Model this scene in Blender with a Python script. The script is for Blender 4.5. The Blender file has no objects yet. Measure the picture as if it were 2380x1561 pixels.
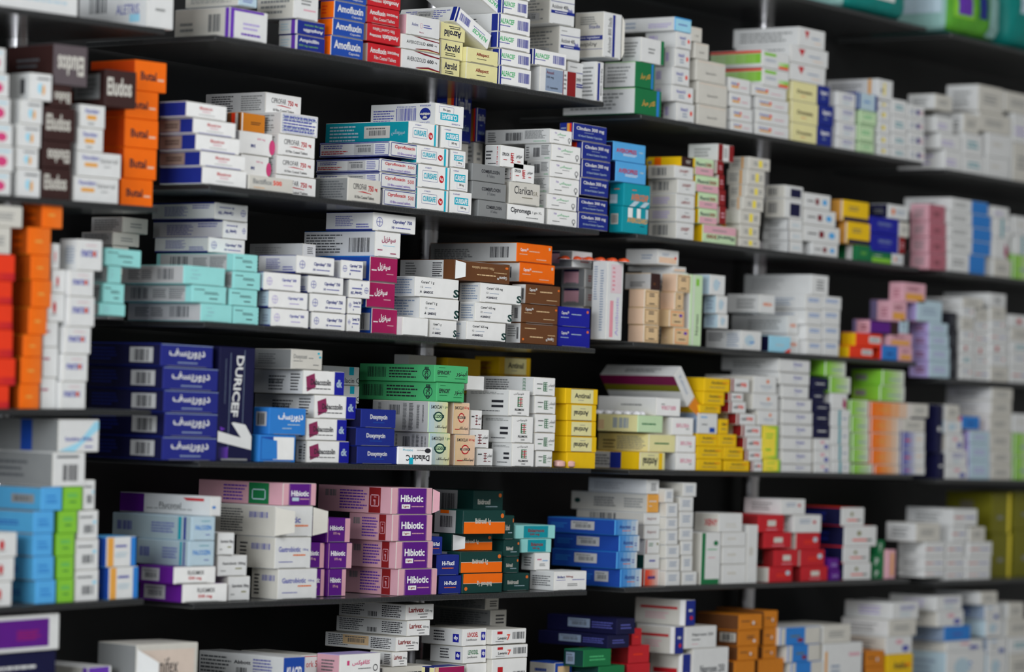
import bpy, bmesh, math, random
from math import sin, cos, radians, pi
from mathutils import Vector, Matrix

C = bpy.context.scene.collection
random.seed(7)

# ------------------------------------------------------------------ camera
# world: X runs along the shelf fronts, Y runs into the shelves, Z up; the camera stands at (0, 0, EYE)
EYE = 1.50
IW, IH, FPX = 2380, 1561, 7670.0
TH, PT, RL = radians(36.7), radians(1.57), radians(2.0)
FH = Vector((cos(TH), sin(TH), 0)); RH = Vector((sin(TH), -cos(TH), 0)); ZU = Vector((0, 0, 1))
FW = cos(PT)*FH + sin(PT)*ZU; U0 = -sin(PT)*FH + cos(PT)*ZU
RI = cos(RL)*RH + sin(RL)*U0; UP = -sin(RL)*RH + cos(RL)*U0
cam_d = bpy.data.cameras.new('camera')
cam = bpy.data.objects.new('camera', cam_d); C.objects.link(cam)
M = Matrix((RI, UP, -FW)).transposed().to_4x4(); M.translation = Vector((0, 0, EYE))
cam.matrix_world = M
cam_d.sensor_fit = 'HORIZONTAL'; cam_d.sensor_width = 36.0; cam_d.lens = FPX/IW*36.0
cam_d.clip_start = 0.1; cam_d.clip_end = 60
cam_d.dof.use_dof = True; cam_d.dof.focus_distance = 4.97; cam_d.dof.aperture_fstop = 2.5
bpy.context.scene.camera = cam

# ------------------------------------------------------------------ world, lights, exposure
sc = bpy.context.scene
sc.view_settings.view_transform = 'Standard'; sc.view_settings.look = 'None'
sc.view_settings.gamma = 1.0; sc.view_settings.use_curve_mapping = False
sc.view_settings.exposure = 0.12
w = bpy.data.worlds.new('shop'); sc.world = w; w.use_nodes = True
w.node_tree.nodes['Background'].inputs[0].default_value = (0.85, 0.92, 1.0, 1)
w.node_tree.nodes['Background'].inputs[1].default_value = 0.16

def area(name, loc, target, sx, sy, power, col):
    l = bpy.data.lights.new(name, 'AREA'); l.shape = 'RECTANGLE'; l.size = sx; l.size_y = sy
    l.energy = power; l.color = col
    o = bpy.data.objects.new(name, l); C.objects.link(o); o.location = loc
    o.rotation_euler = (Vector(target) - Vector(loc)).to_track_quat('-Z', 'Y').to_euler()
    return o
area('ceiling_panel_light', (3.7, 0.9, 3.25), (4.0, 3.0, 1.4), 1.8, 1.2, 44, (0.98, 0.985, 1.0))
area('ceiling_panel_light', (2.3, -0.9, 3.3), (3.6, 3.0, 1.5), 1.8, 1.8, 30, (0.98, 0.985, 1.0))
area('shop_window_light', (-1.5, 1.5, 2.25), (3.6, 3.1, 1.75), 2.4, 1.4, 140, (0.92, 0.96, 1.0))

# ------------------------------------------------------------------ pixel <-> place helpers (survey of the photograph)
YF = 3.0287                                   # plane of the shelf fronts
def ray(x, y): return FW + (x - IW/2)/FPX*RI - (y - IH/2)/FPX*UP
def at(x, y, Y):
    d = ray(x, y); return d*(Y/d.y) + Vector((0, 0, EYE))
def projx(P):
    q = P - Vector((0, 0, EYE)); return IW/2 + FPX*q.dot(RI)/q.dot(FW)
def reach(P, D, x):                           # how far along D from P until the picture column x
    a = (x - IW/2)/FPX; q = P - Vector((0, 0, EYE)); n = RI - a*FW
    return -q.dot(n)/D.dot(n)

# ------------------------------------------------------------------ materials
PAL = dict(W='dfe0df', w='d2cfc6', G='c0c0c0', g='5c5f63', K='0e0f10', k='2b2c33', N='1c2c86', n='14153c', B='1f4aa6', b='57abe6', T='0c97a6', t='9ae0dd', C='19b3cc',
 O='fb700a', o='cf7d1e', R='c4222c', r='7c1626', M='a31c58', P='5e1a86', p='dfaab6', Y='efc212', y='e9e2a6', E='1b7444', e='4fb877', L='86c83c', D='143f3b', S='6a4226', s='38211f', A='e3c396', V='b3a4da',
 X='f0cdb0', Q='f2f2f0', u='2f7fd0', q='8fa0b8', z='b9d0dc', v='6a3ab0', a='c9e4b8', i='ee3c1c', j='f7e24a', c='5b5fae', x='8a8c8c', h='d6457e', d='77705c', f='fbfbfb', l='9fd8ee', m='e7a64a', J='77741a', H='8b1f22', U='1a1f9a', I='e8742a')
_m = {}
def mat(k):
    if k in _m: return _m[k]
    hx = PAL[k]; c = [int(hx[i:i+2], 16)/255 for i in (0, 2, 4)]
    c = [v/12.92 if v <= .04045 else ((v + .055)/1.055)**2.4 for v in c]
    m = bpy.data.materials.new('printed_card_' + str(len(_m))); m.use_nodes = True
    nt = m.node_tree; b = nt.nodes['Principled BSDF']
    tc = nt.nodes.new('ShaderNodeTexCoord'); no = nt.nodes.new('ShaderNodeTexNoise'); no.inputs['Scale'].default_value = 55
    nt.links.new(tc.outputs['Object'], no.inputs['Vector'])
    mp = nt.nodes.new('ShaderNodeMapRange'); mp.inputs['To Min'].default_value = .93; mp.inputs['To Max'].default_value = 1.05
    nt.links.new(no.outputs['Fac'], mp.inputs['Value'])
    mx = nt.nodes.new('ShaderNodeVectorMath'); mx.operation = 'SCALE'; mx.inputs[0].default_value = c
    nt.links.new(mp.outputs['Result'], mx.inputs['Scale']); nt.links.new(mx.outputs['Vector'], b.inputs['Base Color'])
    b.inputs['Roughness'].default_value = .5
    b.inputs['Specular IOR Level'].default_value = .22
    _m[k] = m; return m
def plain(name, col, rough, metal=0.0, spec=.5, bump=0, scale=80, **kw):
    m = bpy.data.materials.new(name); m.use_nodes = True; nt = m.node_tree; b = nt.nodes['Principled BSDF']
    b.inputs['Base Color'].default_value = (*col, 1); b.inputs['Roughness'].default_value = rough
    b.inputs['Metallic'].default_value = metal; b.inputs['Specular IOR Level'].default_value = spec
    for k, v in kw.items(): b.inputs[k].default_value = v
    no = nt.nodes.new('ShaderNodeTexNoise'); no.inputs['Scale'].default_value = scale
    tc = nt.nodes.new('ShaderNodeTexCoord'); nt.links.new(tc.outputs['Object'], no.inputs['Vector'])
    if bump:
        bp = nt.nodes.new('ShaderNodeBump'); bp.inputs['Strength'].default_value = bump; bp.inputs['Distance'].default_value = .001
        nt.links.new(no.outputs['Fac'], bp.inputs['Height']); nt.links.new(bp.outputs['Normal'], b.inputs['Normal'])
    mp = nt.nodes.new('ShaderNodeMapRange'); mp.inputs['To Min'].default_value = rough*.85; mp.inputs['To Max'].default_value = min(1, rough*1.2)
    nt.links.new(no.outputs['Fac'], mp.inputs['Value']); nt.links.new(mp.outputs['Result'], b.inputs['Roughness'])
    return m
m_shelf = plain('smoked_glass', (.09, .093, .092), .22, spec=.5, scale=14)
m_edge = plain('polished_glass_edge', (.02, .021, .022), .3, spec=.6, bump=.8, scale=240)
m_back = plain('black_back_panel', (.009, .0095, .01), .5, spec=.35, scale=6)
m_chrome = plain('chrome', (.86, .84, .86), .28, metal=1.0)
m_floor = plain('floor_tile', (.6, .58, .55), .35, scale=4)
m_wall = plain('painted_wall', (.62, .62, .60), .8, bump=.3)
m_foil = plain('blister_foil', (.7, .7, .7), .3, metal=.9)

# ------------------------------------------------------------------ mesh collecting
class MB:
    def __init__(s): s.v = []; s.f = []; s.m = []; s.mats = []
    def mi(s, k):
        if k not in s.mats: s.mats.append(k)
        return s.mats.index(k)
    def face(s, pts, k):
        n = len(s.v); s.v += [tuple(p) for p in pts]; s.f.append(tuple(range(n, n + len(pts)))); s.m.append(s.mi(k))
    def tris(s, vs, fs, k):
        n = len(s.v); s.v += vs; i = s.mi(k)
        for f in fs: s.f.append(tuple(n + a for a in f)); s.m.append(i)
    def add(s, o, mx):
        n = len(s.v); s.v += [tuple(mx @ Vector(p)) for p in o.v]
        mp = [s.mi(k) for k in o.mats]
        s.f += [tuple(n + a for a in f) for f in o.f]; s.m += [mp[i] for i in o.m]
    def box(s, x0, x1, y0, y1, z0, z1, k, ch=0.0, front=None, side=None, top=None, seam=None):
        c = ch; v = []
        # box with chamfered vertical and horizontal edges
        X = (x0, x1); Y = (y0, y1); Z = (z0, z1)
        def P(i, j, l, ax):
            sx = c if i == 0 else -c; sy = c if j == 0 else -c; sz = c if l == 0 else -c
            return (X[i] + (0 if ax == 0 else sx), Y[j] + (0 if ax == 1 else sy), Z[l] + (0 if ax == 2 else sz))
        fr = front or k; sd = side or k; tp = top or k; sm = seam or fr
        s.face([P(0,0,0,1), P(1,0,0,1), P(1,0,1,1), P(0,0,1,1)], fr)
        s.face([P(1,1,0,1), P(0,1,0,1), P(0,1,1,1), P(1,1,1,1)], fr)
        s.face([P(0,1,0,0), P(0,0,0,0), P(0,0,1,0), P(0,1,1,0)], sd)
        s.face([P(1,0,0,0), P(1,1,0,0), P(1,1,1,0), P(1,0,1,0)], sd)
        s.face([P(0,0,1,2), P(1,0,1,2), P(1,1,1,2), P(0,1,1,2)], tp)
        s.face([P(0,1,0,2), P(1,1,0,2), P(1,0,0,2), P(0,0,0,2)], tp)
        if c > 0:
            for l in (0, 1):
                for j in (0, 1): s.face([P(0,j,l,1), P(1,j,l,1), P(1,j,l,2), P(0,j,l,2)][::(1 if (l == 1) == (j == 0) else -1)], sm if j == 0 else tp)
                for i in (0, 1): s.face([P(i,0,l,0), P(i,1,l,0), P(i,1,l,2), P(i,0,l,2)][::(-1 if (l == 1) == (i == 0) else 1)], tp)
            for i in (0, 1):
                for j in (0, 1): s.face([P(i,j,0,0), P(i,j,1,0), P(i,j,1,1), P(i,j,0,1)][::(-1 if (i == j) else 1)], sm)
                for j in (0, 1):
                    for l in (0, 1): s.face([P(i,j,l,0), P(i,j,l,1), P(i,j,l,2)], sm)
    def build(s, name, parent=None, smooth=False):
        me = bpy.data.meshes.new(name); me.from_pydata(s.v, [], s.f)
        for k in s.mats: me.materials.append(mat(k) if isinstance(k, str) else k)
        me.polygons.foreach_set('material_index', s.m)
        if smooth: me.polygons.foreach_set('use_smooth', [True]*len(s.f))
        me.update()
        o = bpy.data.objects.new(name, me); C.objects.link(o)
        if parent is not None: o.parent = parent
        return o
def tag(o, label=None, cat=None, group=None, kind=None):
    if label: o['label'] = label
    if cat: o['category'] = cat
    if group: o['group'] = group
    if kind: o['kind'] = kind
    return o

# ------------------------------------------------------------------ lettering
AR = {'ا': 'FE8D FE8E FE8D FE8E', 'ب': 'FE8F FE90 FE91 FE92', 'د': 'FEA9 FEAA FEA9 FEAA', 'ر': 'FEAD FEAE FEAD FEAE', 'ز': 'FEAF FEB0 FEAF FEB0', 'س': 'FEB1 FEB2 FEB3 FEB4', 'ف': 'FED1 FED2 FED3 FED4',
 'ك': 'FED9 FEDA FEDB FEDC', 'ل': 'FEDD FEDE FEDF FEE0', 'م': 'FEE1 FEE2 FEE3 FEE4', 'ن': 'FEE5 FEE6 FEE7 FEE8', 'و': 'FEED FEEE FEED FEEE', 'ي': 'FEF1 FEF2 FEF3 FEF4', 'ت': 'FE95 FE96 FE97 FE98', 'ة': 'FE93 FE94 FE93 FE94', 'ص': 'FEB9 FEBA FEBB FEBC', 'ق': 'FED5 FED6 FED7 FED8', 'ع': 'FEC9 FECA FECB FECC', 'ج': 'FE9D FE9E FE9F FEA0'}
def arabic(t):
    out = []; prev = False
    for i, ch in enumerate(t):
        if ch not in AR: out.append(ch); prev = False; continue
        nx = i + 1 < len(t) and t[i+1] in AR
        joinable = ch not in 'ادرزوة'
        k = (3 if (prev and nx and joinable) else 1 if prev else 2 if (nx and joinable) else 0)
        out.append(chr(int(AR[ch].split()[k], 16))); prev = joinable
    return ''.join(out[::-1])
WORDS = {'@dur': 'ديوريسف', '@sef': 'سيفزيل', '@epi': 'ابينور', '@flu': 'فلوموكس', '@emo': 'ايموكس', '@emc': 'ايموكسكلاف', '@sip': 'سيبروماكس', '@kla': 'كلافوكس', '@axt': 'اكتر ميار', '@cip': 'سيبروسين',
 '@tab': 'اقراص مغلفة', '@min': 'سيفالكسين', '@mg': 'مجم', '@alf': 'الفاسيف'}
_t = {}
def glyphs(s, bold):
    key = (s, bold)
    if key in _t: return _t[key]
    body = arabic(WORDS[s]) if s in WORDS else s.replace('_', ' ').replace('^', '°').replace('~', '™')
    cu = bpy.data.curves.new('t', 'FONT'); cu.body = body; cu.resolution_u = 2
    cu.offset = .028 if bold else .006
    ob = bpy.data.objects.new('t', cu); C.objects.link(ob)
    dg = bpy.context.evaluated_depsgraph_get()
    me = bpy.data.meshes.new_from_object(ob.evaluated_get(dg))
    xs = [v.co.x for v in me.vertices] or [0, 1]; ys = [v.co.y for v in me.vertices] or [0, 1]
    x0, x1, y0, y1 = min(xs), max(xs), min(ys), max(ys)
    vs = [((v.co.x - x0)/max(x1 - x0, 1e-6), (v.co.y - y0)/max(y1 - y0, 1e-6)) for v in me.vertices]
    fs = [tuple(p.vertices) for p in me.polygons]
    bpy.data.objects.remove(ob); bpy.data.curves.remove(cu); bpy.data.meshes.remove(me)
    _t[key] = (vs, fs); return _t[key]

LAY = 0.00007
def draw(els, put, k, W_, H_, tgt):
    """els: print elements; put(u, v, layer) maps the face's unit square to box space; tgt(kind) names the mesh that takes them"""
    lay = 1
    for e in els:
        a = e.split(); o = a[0]
        lay += 1
        if o == 't':                                   # t text cx cy w h col flags
            cx_, cy_, tw, th = map(float, a[2:6]); fl = a[7] if len(a) > 7 else ''
            vs, fs = glyphs(a[1], 'b' in fl); mb = tgt('lettering'); out = []
            for (x, y) in vs:
                if 'd' in fl: x, y = y, 1 - x          # reads downwards
                if 'q' in fl: x, y = 1 - y, x          # reads upwards
                if 'f' in fl: x, y = 1 - x, 1 - y
                if 's' in fl: x += (y - .5)*.12*th*H_/(tw*W_)
                out.append(put(cx_ + (x - .5)*tw, cy_ + (y - .5)*th, lay))
            mb.tris(out, fs, a[6])
        elif o == 'r' or o == 'x':
            x0, y0, x1, y1 = map(float, a[1:5]); mb = tgt('sticker' if o == 'x' else 'panel')
            col = a[5] if o == 'r' else (a[5] if len(a) > 5 else 'G')
            mb.face([put(x0, y0, lay), put(x1, y0, lay), put(x1, y1, lay), put(x0, y1, lay)], col)
            if o == 'x':
                bars(mb, put, x0 + .2*(x1-x0), y0 + .22*(y1-y0), x1 - .15*(x1-x0), y1 - .35*(y1-y0), 'g', lay + 1, 22)
                dashes(mb, put, x0 + .08*(x1-x0), y1 - .3*(y1-y0), x1 - .08*(x1-x0), y1 - .1*(y1-y0), 1, 'g', lay + 1)
        elif o == 'b':
            x0, y0, x1, y1 = map(float, a[1:5])
            bars(tgt('barcode'), put, x0, y0, x1, y1, a[5], lay, int(a[6]) if len(a) > 6 else 26)
        elif o == 'l':
            x0, y0, x1, y1 = map(float, a[1:5]); dashes(tgt('lettering'), put, x0, y0, x1, y1, int(a[5]), a[6], lay)
        elif o == 'e':
            cx_, cy_, rx, ry = map(float, a[1:5]); n = 20
            if ry == 0: ry = rx*W_/H_
            tgt('panel').face([put(cx_ + rx*cos(2*pi*i/n), cy_ + ry*sin(2*pi*i/n), lay) for i in range(n)], a[5])
        elif o == 'o':
            cx_, cy_, rx, ry = map(float, a[1:5]); n = 20; th = float(a[6])
            if ry == 0: ry = rx*W_/H_
            for i in range(n):
                p = []
                for (q, s_) in ((i, 1), (i+1, 1), (i+1, 1-th), (i, 1-th)): p.append(put(cx_ + s_*rx*cos(2*pi*q/n), cy_ + s_*ry*sin(2*pi*q/n), lay))
                tgt('panel').face(p, a[5])
        elif o == 'p':
            nn = (len(a) - 2)//2; tgt('panel').face([put(float(a[1+2*i]), float(a[2+2*i]), lay) for i in range(nn)], a[-1])
        elif o == 'k':                                 # rounded outline: x0 y0 x1 y1 col line
            x0, y0, x1, y1 = map(float, a[1:5]); lw = float(a[6]); lv = lw*W_/H_; mb = tgt('panel')
            for (p0, q0, p1, q1) in ((x0+lw, y0, x1-lw, y0+lv), (x0+lw, y1-lv, x1-lw, y1), (x0, y0+lv, x0+lw, y1-lv), (x1-lw, y0+lv, x1, y1-lv)):
                mb.face([put(p0, q0, lay), put(p1, q0, lay), put(p1, q1, lay), put(p0, q1, lay)], a[5])
        elif o == 'g':                                 # printed colour fade from one ink to another, as strips
            x0, y0, x1, y1 = map(float, a[1:5]); n = 10; mb = tgt('panel')
            for i in range(n):
                xa = x0 + (x1-x0)*i/n; xb = x0 + (x1-x0)*(i+1)/n
                mb.face([put(xa, y0, lay), put(xb, y0, lay), put(xb, y1, lay), put(xa, y1, lay)], blend(a[5], a[6], (i+.5)/n))
def blend(a, b, t):
    k = a + b + '%d' % round(t*10)
    if k not in PAL:
        PAL[k] = ''.join('%02x' % round(int(PAL[a][i:i+2], 16)*(1-t) + int(PAL[b][i:i+2], 16)*t) for i in (0, 2, 4))
    return k
def bars(mb, put, x0, y0, x1, y1, col, lay, n):
    rr = random.Random(n*7 + 3); ws = [rr.choice((1, 1, 2, 3)) for _ in range(2*n)]; tot = sum(ws); x = x0
    for i, wd in enumerate(ws):
        xe = x + (x1-x0)*wd/tot
        if i % 2 == 0: mb.face([put(x, y0, lay), put(xe, y0, lay), put(xe, y1, lay), put(x, y1, lay)], col)
        x = xe
def dashes(mb, put, x0, y0, x1, y1, n, col, lay):
    rr = random.Random(int(1000*(x0 + y0)) + n); rh = (y1-y0)/n
    for r_ in range(n):
        y = y1 - (r_+1)*rh; x = x0; lim = x1 - rr.random()*.25*(x1-x0)
        while x < lim:
            xe = min(lim, x + (x1-x0)*rr.uniform(.05, .16))
            mb.face([put(x, y + rh*.25, lay), put(xe, y + rh*.25, lay), put(xe, y + rh*.72, lay), put(x, y + rh*.72, lay)], col)
            x = xe + (x1-x0)*.018

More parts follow.
